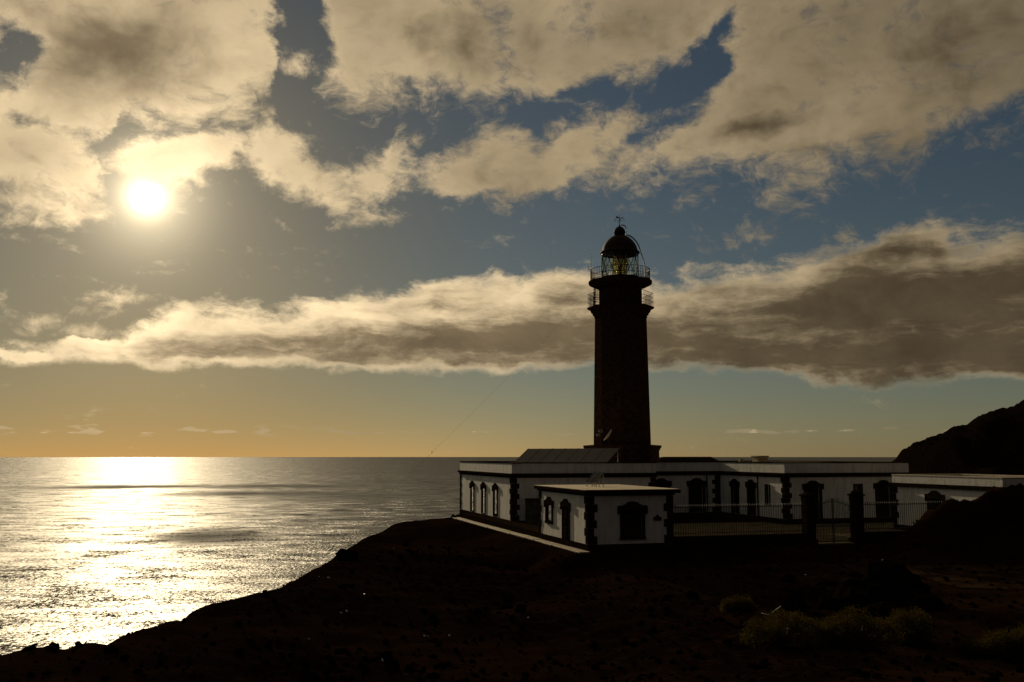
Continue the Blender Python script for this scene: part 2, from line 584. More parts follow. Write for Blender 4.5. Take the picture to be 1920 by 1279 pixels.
M = {
    'track': matte_mat('packed_dirt', (0.024, 0.013, 0.006), (0.058, 0.034, 0.016), 0.8, 0.6, 9),
    'rim': std_mat('panel_rim', (0.07, 0.07, 0.07), (0.12, 0.12, 0.115), 5, 0.6),
    'yard': matte_mat('yard_render', (0.045, 0.04, 0.032), (0.08, 0.07, 0.056), 2.0, 0.4, 10),
    'white': wall_mat(),
    'stone': matte_mat('basalt_trim', (0.022, 0.014, 0.008), (0.046, 0.030, 0.017), 6, 0.5, 14),
    'tower': matte_mat('tower_stone', (0.035, 0.019, 0.012), (0.085, 0.045, 0.026), 4, 0.5, 12),
    'coping': std_mat('lime_coping', (0.46, 0.40, 0.30), (0.62, 0.55, 0.42), 3, 0.8, 0.3, 15),
    'roof': std_mat('roof_screed', (0.40, 0.33, 0.22), (0.56, 0.47, 0.32), 1.6, 0.7, 0.3, 12),
    'paving': std_mat('paving_stone', (0.19, 0.15, 0.085), (0.31, 0.25, 0.15), 2.5, 0.75, 0.4, 14),
    'court': matte_mat('court_paving', (0.13, 0.105, 0.06), (0.23, 0.185, 0.11), 1.2, 0.4, 16),
    'wood': matte_mat('weathered_wood', (0.016, 0.017, 0.009), (0.036, 0.032, 0.016), 7, 0.3, 25),
    'iron': std_mat('black_iron', (0.012, 0.011, 0.010), (0.03, 0.022, 0.016), 9, 0.55, 0.0, metal=0.0, spec=0.4),
    'dome': std_mat('dome_metal', (0.02, 0.015, 0.012), (0.04, 0.032, 0.026), 3, 0.75, 0.0, spec=0.12),
    'alu': std_mat('aluminium', (0.45, 0.45, 0.43), (0.60, 0.60, 0.58), 5, 0.4, metal=0.6),
    'dish': std_mat('dish_paint', (0.60, 0.60, 0.56), (0.72, 0.72, 0.68), 4, 0.4),
    'cell': std_mat('solar_cell', (0.022, 0.022, 0.026), (0.040, 0.040, 0.045), 2, 0.5, spec=0.3),
    'brick': std_mat('chimney_render', (0.20, 0.16, 0.11), (0.32, 0.26, 0.18), 5, 0.85, 0.3),
    'lava': matte_mat('lava_rock', (0.005, 0.003, 0.002), (0.016, 0.010, 0.006), 2.2),
    'hose': std_mat('pale_hose', (0.55, 0.53, 0.47), (0.68, 0.66, 0.60), 6, 0.35, spec=0.6),
    'pale': std_mat('pale_stone', (0.50, 0.47, 0.42), (0.75, 0.72, 0.66), 12, 0.3, spec=0.7),
    'leaf': leaf_mat(),
    'twig': std_mat('shrub_twig', (0.05, 0.035, 0.022), (0.09, 0.07, 0.045), 8, 0.85),
    'dark': std_mat('dark_room', (0.02, 0.018, 0.015), (0.03, 0.027, 0.022), 3, 0.9),
    'brass': std_mat('lens_brass', (0.18, 0.12, 0.05), (0.28, 0.19, 0.08), 6, 0.35, metal=0.8),
    'glass': glass_mat('window_glass', (0.55, 0.56, 0.50)),
    'lantern_glass': glass_mat('lantern_glass', (0.97, 0.97, 0.88), 0.45),
}


def ground_mat():
    m, g, out = new_mat('lava_ground')
    tc = g.n('ShaderNodeTexCoord')
    v = tc.outputs['Object']
    n1 = g.noise(v, 0.11, 5, 0.55)
    n2 = g.noise(v, 1.7, 8, 0.65)
    n3 = g.noise(v, 9.0, 6, 0.7)
    c = g.mix(g.ss(n1, 0.40, 0.62), (0.010, 0.0048, 0.0026), (0.026, 0.0122, 0.0062))
    c = g.mix(g.ss(n2, 0.45, 0.75), c, (0.030, 0.016, 0.008))
    c = g.mix(g.ss(n3, 0.62, 0.78), c, (0.055, 0.036, 0.020))
    b = g.n('ShaderNodeBsdfDiffuse')
    m.node_tree.links.new(c, b.inputs['Color'])
    b.inputs['Roughness'].default_value = 0.6
    bp = g.n('ShaderNodeBump')
    bp.inputs['Strength'].default_value = 0.9
    bp.inputs['Distance'].default_value = 0.12
    g.put(bp.inputs['Height'], g.add(g.mul(n2, 0.7), g.mul(n3, 0.35)))
    m.node_tree.links.new(bp.outputs[0], b.inputs['Normal'])
    m.node_tree.links.new(b.outputs[0], out.inputs[0])
    return m


def sea_mat():
    m, g, out = new_mat('sea_water')
    t = m.node_tree
    ge = g.n('ShaderNodeNewGeometry')
    pos = ge.outputs['Position']
    # waves: slopes of a broad spectrum, crests running across the view
    pv = g.vm('MULTIPLY', pos, (0.55, 1.0, 0.0))
    swell = g.noise(pv, 0.02, 2, 0.7, 0.4, col=True)
    chop = g.noise(g.vm('MULTIPLY', pos, (1.0, 0.60, 0.0)), 0.27, 2, 1.0, 0.2, col=True)
    gust = g.noise(g.vm('MULTIPLY', pos, (0.35, 1.0, 0)), 0.0011, 5, 0.62, 0.5)
    # cloud shadows put into the water material as rougher, dimmer patches
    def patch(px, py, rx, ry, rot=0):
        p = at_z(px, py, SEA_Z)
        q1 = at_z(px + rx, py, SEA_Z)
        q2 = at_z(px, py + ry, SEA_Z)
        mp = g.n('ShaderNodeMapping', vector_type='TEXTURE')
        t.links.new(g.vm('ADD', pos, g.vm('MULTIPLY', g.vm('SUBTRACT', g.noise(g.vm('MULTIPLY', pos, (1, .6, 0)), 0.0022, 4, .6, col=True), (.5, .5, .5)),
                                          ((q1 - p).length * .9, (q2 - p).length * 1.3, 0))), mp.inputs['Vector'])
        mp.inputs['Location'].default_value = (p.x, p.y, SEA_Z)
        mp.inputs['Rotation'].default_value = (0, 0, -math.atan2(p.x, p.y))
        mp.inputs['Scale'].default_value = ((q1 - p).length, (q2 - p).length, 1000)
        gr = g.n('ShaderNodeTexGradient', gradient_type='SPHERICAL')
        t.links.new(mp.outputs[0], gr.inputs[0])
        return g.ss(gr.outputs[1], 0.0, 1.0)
    cloud_shade = patch(415, 1003, 150, 26)
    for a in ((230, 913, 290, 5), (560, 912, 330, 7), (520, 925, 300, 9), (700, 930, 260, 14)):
        cloud_shade = g.mx(cloud_shade, patch(*a))
    amp = g.mul(g.add(0.72, g.mul(g.sub(gust, 0.5), 0.9)), g.sub(1.0, g.mul(cloud_shade, 0.3)))
    s1 = g.n('ShaderNodeVectorMath', operation='SCALE')
    t.links.new(g.vm('ADD', g.vm('MULTIPLY', g.vm('SUBTRACT', swell, (.5, .5, .5)), (0.45, 0.55, 0.5)), g.vm('SUBTRACT', chop, (.5, .5, .5))), s1.inputs[0])
    g.put(s1.inputs['Scale'], g.mul(amp, 4.6))
    nrm = g.vm('NORMALIZE', g.vm('ADD', g.vm('MULTIPLY', s1.outputs[0], (1, 1, 0)), (0, 0, 1)))
    gl = g.n('ShaderNodeBsdfGlossy')
    g.put(gl.inputs['Roughness'], g.add(0.45, g.mul(cloud_shade, 0.40)))
    t.links.new(nrm, gl.inputs['Normal'])
    df = g.n('ShaderNodeBsdfDiffuse')
    df.inputs[0].default_value = (0.010, 0.016, 0.020, 1)
    fr = g.n('ShaderNodeFresnel')
    fr.inputs[0].default_value = 1.333
    mx = g.n('ShaderNodeMixShader')
    # a ruffled sea never mirrors as much at grazing view as still water would
    g.put(mx.inputs[0], g.mn(g.mul(fr.outputs[0], 0.45), SEA_REFL))
    t.links.new(df.outputs[0], mx.inputs[1])
    t.links.new(gl.outputs[0], mx.inputs[2])
    t.links.new(mx.outputs[0], out.inputs[0])
    return m


def lens_mat():
    m, g, out = new_mat('lens_glass')
    b = g.n('ShaderNodeBsdfGlass')
    b.inputs['Color'].default_value = (0.92, 0.91, 0.74, 1)
    b.inputs['Roughness'].default_value = 0.08
    b.inputs['IOR'].default_value = 1.5
    m.node_tree.links.new(b.outputs[0], out.inputs[0])
    return m


SEA_Z = -130.0
SEA_REFL = 0.175
M['ground'] = ground_mat()
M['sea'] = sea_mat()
M['lens'] = lens_mat()

# ------------------------------------------------------------------ sea
sea = MB()
RS = 64000.0
sea.poly([(RS * math.cos(2 * PI * k / 96), RS * math.sin(2 * PI * k / 96), SEA_Z) for k in range(96)])
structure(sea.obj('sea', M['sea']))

# ------------------------------------------------------------------ terrain
HUT = at_z(1103, 1035, 0)
AL = math.atan(0.288)
VX = Vector((math.cos(AL), math.sin(AL), 0))
UY = Vector((-math.sin(AL), math.cos(AL), 0))
HOUSE = at_z(960, 988, 0)

CREST_PX = [(0, 1224), (52, 1214), (131, 1211), (155, 1203), (234, 1197), (262, 1186), (300, 1173), (347, 1154), (403, 1135), (431, 1123), (497, 1105),
            (562, 1084), (623, 1060), (660, 1032), (680, 1018), (717, 997), (759, 978), (797, 974), (853, 969)]
CREST = sorted([(p.y, p.x) for p in (at_z(a, b, 0) for a, b in CREST_PX)])
CREST = [(-400, -40), (-60, -22), (0, -17.0), (18, -16)] + CREST + [(91, -5.0), (97, -4.7), (104, -2), (112, 2), (122, 22), (135, 60), (160, 86), (230, 90), (420, 110)]


def interp(tab, x):
    if x <= tab[0][0]:
        return tab[0][1]
    for (a, b), (c, d) in zip(tab, tab[1:]):
        if x <= c:
            return b + (d - b) * (x - a) / (c - a)
    return tab[-1][1]


def sstep(a, b, x):
    k = min(max((x - a) / (b - a), 0.0), 1.0)
    return k * k * (3 - 2 * k)


def fbm(x, y, z, s, o=4):
    return mnoise.fractal(Vector((x * s, y * s, z)), 0.9, 2.1, o)


MOUND = [(21.0, 0.0), (22.6, 0.2), (23.4, 1.2), (24.2, 2.0), (25.0, 2.6), (26.3, 3.05), (28.1, 3.6), (28.9, 4.15), (31, 4.5), (36, 5.2), (44, 5.0), (52, 2.0), (60, 0.0)]
HILL_D = 230.0
HILL_PX = [(1660, 872), (1680, 860), (1692, 844), (1708, 836), (1737, 822), (1764, 814), (1780, 806), (1795, 799), (1818, 798), (1822, 789), (1841, 778), (1858, 771), (1882, 767), (1897, 762), (1920, 752), (2100, 690), (2600, 560)]
HILL = [(at_y(a, b, HILL_D).x, at_y(a, b, HILL_D).z) for a, b in HILL_PX]


def in_rect(p, o, x0, x1, y0, y1, soft):
    q = Vector((p[0] - o.x, p[1] - o.y, 0))
    a, b = q.dot(VX), q.dot(UY)
    dx = max(x0 - a, a - x1, 0)
    dy = max(y0 - b, b - y1, 0)
    return 1 - sstep(0, soft, math.hypot(dx, dy))


def height(x, y):
    # bare plateau, a little lower in front of the path
    z = -0.02
    flat = max(in_rect((x, y), HUT, -1.0, 34, -0.6, 44, 2.4), 0)
    rough = 0.30 * fbm(x, y, 1.3, 0.16) + 0.13 * fbm(x, y, 4.1, 0.7) + 0.05 * abs(fbm(x, y, 7.7, 2.2, 3))
    low = -0.55 * sstep(20, 34, y) * (1 - sstep(80, 95, y))
    cx = interp(CREST, y)
    near_c = 1 - sstep(0.5, 9.0, x - cx)
    low *= (1 - near_c)
    z += (1 - flat) * (low + rough * (0.55 + 0.45 * (1 - near_c)) * (1 - 0.75 * on_track(x, y)) - 0.04)
    # bench below the path
    z -= (1 - flat) * 0.35 * sstep(0, 1.2, (at_z(850, 1028, 0).y - y) + 0.4 * fbm(x, y, 2, 0.3)) * sstep(-9, -5, x) * (1 - sstep(2.0, 6.0, x))
    # bank where the photographer stands, rising to the mountain behind
    z += 3.9 * (1 - sstep(1.0, 23.0, y)) * (1 if y > 0 else 1)
    if y < -3:
        k = -3 - y
        z += k * 0.50 * sstep(0, 25, k) + 2.2 * fbm(x, y, 9, 0.05) * sstep(0, 30, k)
    # rise to the right of the frame
    if x > max(45, 0.80 * y + 14):
        k = x - max(45, 0.80 * y + 14)
        z += k * 0.22 * sstep(0, 30, k) * (1 - 0.0 * sstep(90, 130, y)) + 1.2 * fbm(x, y, 5, 0.06) * sstep(0, 20, k)
    # rocky mound in front of the annex
    mz = interp(MOUND, x - 0.25 * (y - 60))
    fall = math.exp(-((y - 60.6) / (1.9 if y < 60.6 else 2.0)) ** 2)
    z += mz * fall * (1 + 0.10 * fbm(x, y, 3.3, 0.9)) + (0.35 * fbm(x, y, 6.2, 1.4) * min(1, mz) * fall)
    # broken rocky lip along the cliff edge
    lip = math.exp(-((x - cx) / 1.3) ** 2) * (1 - sstep(60, 75, y)) if y > 15 else 0
    z += lip * (0.16 * fbm(x, y, 6.6, 1.1) + 0.09 * fbm(x, y, 3.9, 3.1, 3))
    # cliff down to the sea
    over = cx - x + 0.35 * fbm(x, y, 8.8, 0.5)
    if over > 0:
        z -= over * 0.95 * sstep(0, 4.0, over) + 0.25 * over
    return max(z, SEA_Z - 14)


TRACK_Y0, TRACK_Y1 = 46.5, 56.2


def on_track(x, y):
    return sstep(15.5, 20.0, x + 0.25 * (y - 50)) * sstep(TRACK_Y0 - 2.5, TRACK_Y0, y) * (1 - sstep(TRACK_Y1, TRACK_Y1 + 1.6, y))


def steps(segs):
    out = []
    for a, b, s in segs:
        n = max(1, int(round((b - a) / s)))
        out += [a + (b - a) * i / n for i in range(n)]
    out.append(segs[-1][1])
    return out


def grid_mesh(name, xs, ys, fn, mat):
    nx, ny = len(xs), len(ys)
    v = [(x, y, fn(x, y)) for y in ys for x in xs]
    f = [(j * nx + i, j * nx + i + 1, (j + 1) * nx + i + 1, (j + 1) * nx + i) for j in range(ny - 1) for i in range(nx - 1)]
    me = bpy.data.meshes.new(name)
    me.from_pydata(v, [], f)
    me.update()
    me.polygons.foreach_set('use_smooth', [True] * len(f))
    me.materials.append(mat)
    o = bpy.data.objects.new(name, me)
    C.objects.link(o)
    return o


xs = steps([(-190, -40, 12), (-40, -20, 2.0), (-20, 36, 0.36), (36, 60, 1.2), (60, 120, 6), (120, 420, 20)])
ys = steps([(-330, -30, 15), (-30, 16, 3), (16, 66, 0.36), (66, 100, 0.8), (100, 140, 3), (140, 180, 8)])
structure(grid_mesh('ground', xs, ys, height, M['ground']))


tx = steps([(20.5, 62, 0.5)])
ty = steps([(TRACK_Y0, TRACK_Y1, 0.36)])
structure(grid_mesh('dirt_track', tx, ty, lambda x, y: height(x, y) + 0.03 - 0.16 * sstep(0.15, 0.85, 1 - on_track(x, y) + 0.5 * fbm(x, y, 2.7, 0.35)), M['track']))


def hill_h(x, y):
    """headland behind the annex; its ridge runs across the view at HILL_D"""
    k = (y - HILL_D)
    hz = interp(HILL, x * HILL_D / max(y, 60))
    base = -3.0
    top = base + (hz - base) * (1.0 + (0.0 if k < 0 else 0.0))
    s_ = sstep(-75, 0, k) if k < 0 else 1 - 0.9 * sstep(0, 120, k)
    z = base + (hz - base) * s_
    z += (2.6 * fbm(x, y, 2.2, 0.05) * sstep(3, 30, abs(k)) + 0.55 * fbm(x, y, 5.1, 0.3) + 0.45 * fbm(x, y, 1.1, 0.9)) * sstep(-3, 4, hz) - 0.2
    if x < interp(CREST, y) :
        z -= (interp(CREST, y) - x) * 1.6
    return max(z, SEA_Z - 10)


hx = steps([(40, 84, 8), (84, 125, 0.6), (125, 260, 5)])
hy = steps([(150, 212, 3), (212, 234, 0.8), (234, 330, 8)])
structure(grid_mesh('hill', hx, hy, hill_h, M['lava']))


def gz(x, y):
    return height(x, y)


# ------------------------------------------------------------------ building helpers
def wall_run(mb, length, z0, z1, t, holes, mapf):
    """wall along a = 0..length, thickness t into +c, with rectangular holes (a0, a1, z0, z1)"""
    cuts = sorted({0.0, length, *[h[0] for h in holes], *[h[1] for h in holes]})
    for a, b in zip(cuts, cuts[1:]):
        mid = (a + b) / 2
        spans = [(z0, z1)]
        for h in holes:
            if h[0] < mid < h[1]:
                nxt = []
                for p, q in spans:
                    if h[2] > p:
                        nxt.append((p, min(q, h[2])))
                    if h[3] < q:
                        nxt.append((max(p, h[3]), q))
                spans = nxt
        for p, q in spans:
            if q - p > 1e-4:
                mb.prism([(a, p), (b, p), (b, q), (a, q)], t, mapf)


def front_map(x0, y0):      # wall facing -y, a along +x
    return lambda a, z, c: (x0 + a, y0 + c, z)


def left_map(x0, y0):       # wall facing -x, a along +y
    return lambda a, z, c: (x0 + c, y0 + a, z)


def hood_outline(w, zl, rise, ear, drop):
    """crested stone lintel: flat shoulders with ears, a raised round crest"""
    h = w / 2
    top = zl + rise
    crest = [(h * 0.46 * math.cos(t), top + ear + 0.16 * (w / 1.7) * math.sin(t)) for t in [PI * i / 8 for i in range(9)]]
    return [(-h, zl - drop), (-h * 0.80, zl - drop), (-h * 0.80, zl), (h * 0.80, zl), (h * 0.80, zl - drop), (h, zl - drop), (h, top), (h * 0.62, top), (h * 0.58, top + ear)] + crest + \
           [(-h * 0.58, top + ear), (-h * 0.62, top), (-h, top)]


def opening(parent, mp, ac, w, z0, z1, kind, hood=0.45, surround=0.16, sill=True, panes=(2, 3), hood_w=None, flush=0.07):
    """a window or door centred at ac; surround of dark stone, frame, panes or door leaf; returns its wall hole"""
    s = MB()
    p = 0.06
    pm = lambda a, z, c: mp(ac + a, z, c)
    o = MB()
    out = lambda a, z, c: pm(a, z, c - p)
    o.prism([(-w / 2 - surround, z0), (-w / 2, z0), (-w / 2, z1), (-w / 2 - surround, z1)], 0.22, out)
    o.prism([(w / 2, z0), (w / 2 + surround, z0), (w / 2 + surround, z1), (w / 2, z1)], 0.22, out)
    if sill:
        o.prism([(-w / 2 - surround - .04, z0 - 0.14), (w / 2 + surround + .04, z0 - 0.14), (w / 2 + surround + .04, z0), (-w / 2 - surround - .04, z0)], 0.26, lambda a, z, c: pm(a, z, c - p - 0.03))
    hw = hood_w or (w + 2 * surround + 0.30)
    root = o.obj('window' if kind == 'window' else 'door', M['stone'], parent)
    if hood:
        hd = MB()
        hd.prism(hood_outline(hw, z1, hood * 0.62, hood * 0.16, 0.20), 0.30, lambda a, z, c: pm(a, z, c - p - 0.05))
        hd.obj('hood', M['stone'], root)
    if kind == 'window':
        fr = MB()
        b = 0.055
        for a0, a1, q0, q1 in ((-w / 2, -w / 2 + b, z0, z1), (w / 2 - b, w / 2, z0, z1), (-w / 2 + b, w / 2 - b, z0, z0 + b), (-w / 2 + b, w / 2 - b, z1 - b, z1)):
            fr.prism([(a0, q0), (a1, q0), (a1, q1), (a0, q1)], 0.07, lambda a, z, c: pm(a, z, c + flush - 0.03))
        nx, nz = panes
        iw, ih = w - 2 * b, z1 - z0 - 2 * b
        m_ = 0.03
        for i in range(1, nx):
            a = -w / 2 + b + iw * i / nx
            fr.prism([(a - m_ / 2, z0 + b), (a + m_ / 2, z0 + b), (a + m_ / 2, z1 - b), (a - m_ / 2, z1 - b)], 0.035, lambda a_, z, c: pm(a_, z, c + flush))
        for j in range(1, nz):
            q = z0 + b + ih * j / nz
            fr.prism([(-w / 2 + b, q - m_ / 2), (w / 2 - b, q - m_ / 2), (w / 2 - b, q + m_ / 2), (-w / 2 + b, q + m_ / 2)], 0.030, lambda a_, z, c: pm(a_, z, c + flush + .002))
        fr.obj('frame', M['wood'], root)
        for i in range(nx):
            for j in range(nz):
                a0 = -w / 2 + b + iw * i / nx + 0.016
                a1 = -w / 2 + b + iw * (i + 1) / nx - 0.016
                q0 = z0 + b + ih * j / nz + 0.016
                q1 = z0 + b + ih * (j + 1) / nz - 0.016
                MB().prism([(a0, q0), (a1, q0), (a1, q1), (a0, q1)], 0.008, lambda a, z, c: pm(a, z, c + flush + 0.012)).obj('pane', M['glass'], root)
    else:
        lf = MB()
        lf.prism([(-w / 2, z0), (w / 2, z0), (w / 2, z1), (-w / 2, z1)], 0.05, lambda a, z, c: pm(a, z, c + 0.14))
        for i in (0, 1):
            a0 = -w / 2 + 0.06 + i * (w / 2)
            a1 = a0 + w / 2 - 0.12
            for q0, q1 in ((0.05, 0.36), (0.42, 0.66), (0.72, 0.96)):
                h_ = z1 - z0
                lf.prism([(a0, z0 + q0 * h_), (a1, z0 + q0 * h_), (a1, z0 + q1 * h_), (a0, z0 + q1 * h_)], 0.03, lambda a, z, c: pm(a, z, c + 0.115))
        leaf = lf.obj('door_leaf', M['wood'], root)
        MB().prism([(0.02, z0 + 1.0), (0.06, z0 + 1.0), (0.06, z0 + 1.14), (0.02, z0 + 1.14)], 0.05, lambda a, z, c: pm(a, z, c + 0.09)).obj('handle', M['iron'], root)
    return (ac - w / 2, ac + w / 2, z0, z1)


def quoins(parent, x, y, sx, sy, z0, z1, h=0.40, long_=0.56, short=0.38):
    """toothed corner stones; the corner is at (x, y), the building lies on the sx, sy side"""
    n = int((z1 - z0) / h)
    hh = (z1 - z0) / n
    for i in range(n):
        a, b = (long_, short) if i % 2 == 0 else (short, long_)
        p = 0.035 + 0.012 * random.random()
        j = random.uniform(-0.03, 0.03)
        xa, xb = sorted((x - sx * p, x + sx * (a + j)))
        ya, yb = sorted((y - sy * p, y + sy * (b + j)))
        MB().box(xa, xb, ya, yb, z0 + i * hh + 0.006, z0 + (i + 1) * hh - 0.006).obj('quoin_stone', M['stone'], parent, bevel=0.02)


def ring(mb, x0, x1, y0, y1, z0, z1, t, out=0.0):
    """four butted boxes round a rectangle; t inward thickness, out how far it stands proud"""
    a0, a1, b0, b1 = x0 - out, x1 + out, y0 - out, y1 + out
    mb.box(a0, a1, b0, y0 + t, z0, z1)
    mb.box(a0, a1, y1 - t, b1, z0, z1)
    mb.box(a0, x0 + t, y0 + t, y1 - t, z0, z1)
    mb.box(x1 - t, a1, y0 + t, y1 - t, z0, z1)


# ------------------------------------------------------------------ path, courtyard
path = MB()
L_PATH = 32.2
PW = 0.62
path.box(-PW, -0.03, -0.55, L_PATH, -0.9, -0.06)
po = structure(path.obj('path', M['stone']))
po.location = HUT
po.rotation_euler = (0, 0, AL)
y = -0.5
while y < L_PATH - 0.3:
    ln = random.uniform(1.5, 2.6)
    y2 = min(y + ln, L_PATH)
    dx = random.uniform(-0.05, 0.04)
    dz = random.uniform(-0.012, 0.012)
    MB().box(-PW - 0.07 + dx, -0.05, y, y2 - 0.03, -0.058, 0.05 + dz).obj('paving_slab', M['paving'], po, bevel=0.012)
    y = y2
tr = MB()
tr.box(-0.03, 1.62, 9.25, 31.6, -0.6, 0.43)
to = structure(tr.obj('terrace', M['stone']))
to.location = HUT
to.rotation_euler = (0, 0, AL)
court = MB()
court.box(5.35, 33, 0.95, 19.9, -0.4, 0.03)
co = structure(court.obj('courtyard', M['court']))
co.location = HUT
co.rotation_euler = (0, 0, AL)

# ------------------------------------------------------------------ the hut by the gate
hut = thing('stone_hut', 'small flat roofed white hut nearest the camera, dark stone corners, plain round-crested door', 'hut', HUT, AL)
HW, HD, HH = 5.29, 9.2, 3.16
fm, lm = front_map(0, 0), left_map(0, 0)
h1 = opening(hut, fm, 2.74, 1.15, 0.78, 2.32, 'window', 0.42, 0.20, True, (2, 3))
h2 = opening(hut, lm, 7.05, 1.00, 1.28, 2.34, 'window', 0.42, 0.24, True, (2, 2), flush=0.02)
h3 = opening(hut, lm, 3.80, 0.95, 0.16, 2.36, 'door', 0.42, 0.22, False)
w = MB()
wall_run(w, HW, 0.0, HH, 0.35, [h1], fm)
w.obj('wall', M['white'], hut)
w = MB()
wall_run(w, HD - 0.35, 0.0, HH, 0.35, [(h2[0] - .35, h2[1] - .35, h2[2], h2[3]), (h3[0] - .35, h3[1] - .35, h3[2], h3[3])], left_map(0, 0.35))
w.obj('wall', M['white'], hut)
w = MB()
w.box(HW - 0.35, HW, 0.35, HD - 0.35, 0, HH)
w.obj('wall', M['white'], hut)
w = MB()
w.box(0.35, HW, HD - 0.35, HD, 0, HH)
w.obj('wall', M['white'], hut)
pl = MB()
ring(pl, 0, HW, 0, HD, -0.3, 0.40, 0.03, 0.05)
pl.obj('plinth', M['stone'], hut)
cor = MB()
ring(cor, 0, HW, 0, HD, HH + 0.002, HH + 0.12, 0.35, 0.12)
cor.box(-0.28, HW + 0.42, -0.28, HD + 0.28, HH + 0.122, HH + 0.325)
cor.obj('cornice', M['stone'], hut, bevel=0.02)
rf = MB()
rf.box(-0.27, HW + 0.41, -0.27, HD + 0.27, HH + 0.327, HH + 0.352)
rf.obj('roof', M['roof'], hut)
for a in ((0, 0, 1, 1), (HW, 0, -1, 1), (0, HD, 1, -1)):
    quoins(hut, *a, 0.41, HH - 0.02)
MB().box(0.36, HW - 0.36, 0.36, HD - 0.36, 0.02, 0.06).obj('floor_slab', M['dark'], hut)

yard = thing('yard_wall', 'low grey wall closing the gap between the near hut and the long house', 'wall', HUT + VX * 1.66 + UY * 17.6, AL)
MB().box(0, 5.0, 0, 0.30, -0.3, 2.10).obj('wall', M['yard'], yard)
MB().box(-0.02, 5.02, -0.06, 0.36, 2.102, 2.26).obj('coping', M['stone'], yard)
pq = MB()
pq.prism([(-.25, 1.70), (.25, 1.70), (.25, 1.90), (.12, 1.92), (0.0, 2.06), (-.12, 1.92), (-.25, 1.90)], 0.05, lambda a, z, c: (4.31 + a, -0.052 + c, z))
plaque = pq.obj('wall_plaque', M['stone'])
plaque.location = HUT
plaque.rotation_euler = (0, 0, AL)
tag(plaque, 'small dark peaked plaque fixed to the white front of the near hut', 'plaque')

# ------------------------------------------------------------------ the keepers' house
house = thing('keepers_house', 'long low white house with dark stone trim around a courtyard at the tower foot', 'house', HOUSE, AL)
ZC, ZP = 3.72, 4.92          # underside of cornice, top of parapet


def block(x0, x1, y0, y1, front_holes, left_holes, parapet=ZP, cornice=ZC, left=True, back=True):
    t = 0.4
    w = MB()
    wall_run(w, x1 - x0, 0, cornice, t, front_holes, front_map(x0, y0))
    w.obj('wall', M['white'], house)
    if left:
        w = MB()
        wall_run(w, y1 - y0 - t, 0, cornice, t, [(a - t, b - t, c, d) for a, b, c, d in left_holes], left_map(x0, y0 + t))
        w.obj('wall', M['white'], house)
    w = MB()
    w.box(x1 - t, x1, y0 + t, y1 - t, 0, cornice)
    w.obj('wall', M['white'], house)
    w = MB()
    w.box(x0 + t, x1, y1 - t, y1, 0, cornice)
    w.obj('wall', M['white'], house)


LW = (0.0, 12.03, 0.0, 17.6)
CB = (12.03, 21.40, 6.84, 17.6)
RW = (21.40, 32.94, -3.96, 17.6)
# openings: left wing sea side, recessed wall, right wing court side, right wing front
lm = left_map(0, 0)
lh = []
for ac in (12.75, 8.75, 4.85):
    lh.append(opening(house, lm, ac, 0.95, 0.50, 2.72, 'window', 0.42, 0.20, False, (1, 3), flush=0.0))
fm = front_map(CB[0], CB[2])
ch = [opening(house, fm, 21.40 - 2.32 - CB[0], 1.15, 0.45, 2.95, 'door', 0.42, 0.24, False),
      opening(house, fm, 21.40 - 5.75 - CB[0], 1.15, 0.45, 2.95, 'door', 0.42, 0.24, False)]
lm = left_map(RW[0], RW[2])
rh = [opening(house, lm, 8.10, 0.95, 0.45, 2.95, 'door', 0.42, 0.22, False),
      opening(house, lm, 5.30, 0.95, 0.45, 2.95, 'door', 0.42, 0.22, False),
      opening(house, lm, 2.65, 0.62, 1.40, 3.10, 'window', 0, 0.10, False, (1, 2))]
fm = front_map(RW[0], RW[2])
rf_h = [opening(house, fm, 2.50, 1.15, 0.45, 2.95, 'door', 0.42, 0.24, False),
        opening(house, fm, 6.68, 0.62, 1.38, 3.18, 'window', 0, 0.12, False, (1, 2)),
        opening(house, fm, 9.08, 1.15, 0.45, 2.95, 'door', 0.42, 0.24, False)]
block(*LW, [], lh)
block(*CB, ch, [], left=False)
block(*RW, rf_h, rh)
pl = MB()
for (x0, x1, y0, y1), zz in ((LW, 0.46), (CB, 0.44), (RW, 0.45)):
    pl.box(x0 - 0.05, x1 + (0.05 if x1 != CB[1] else -0.05), y0 - 0.05, y0 + 0.02, -0.4, zz)
    if x0 != CB[0]:
        pl.box(x0 - 0.05, x0 + 0.02, y0 + 0.02, y1, -0.4, zz)
pl.box(LW[1] - 0.02, LW[1] + 0.05, 0.02, CB[2] - 0.05, -0.4, 0.46)
pl.box(RW[1] - 0.02, RW[1] + 0.05, RW[2] + 0.02, RW[3], -0.4, 0.45)
pl.obj('plinth', M['stone'], house)
# cornice band, parapet, coping; the parapet follows the outline of the three ranges
OUT = [(0, 0), (12.03, 0), (12.03, 6.84), (21.40, 6.84), (21.40, -3.96), (32.94, -3.96), (32.94, 17.6), (0, 17.6)]


def outline_offset(pts, d):
    """d > 0 grows the outline (counter-clockwise, axis-aligned)"""
    n = len(pts)
    res = []
    for i in range(n):
        p, q, r = Vector(pts[i - 1]), Vector(pts[i]), Vector(pts[(i + 1) % n])
        a, b = (q - p).normalized(), (r - q).normalized()
        n1, n2 = Vector((a.y, -a.x)), Vector((b.y, -b.x))
        res.append(q + (n1 + n2) * d)
    return res


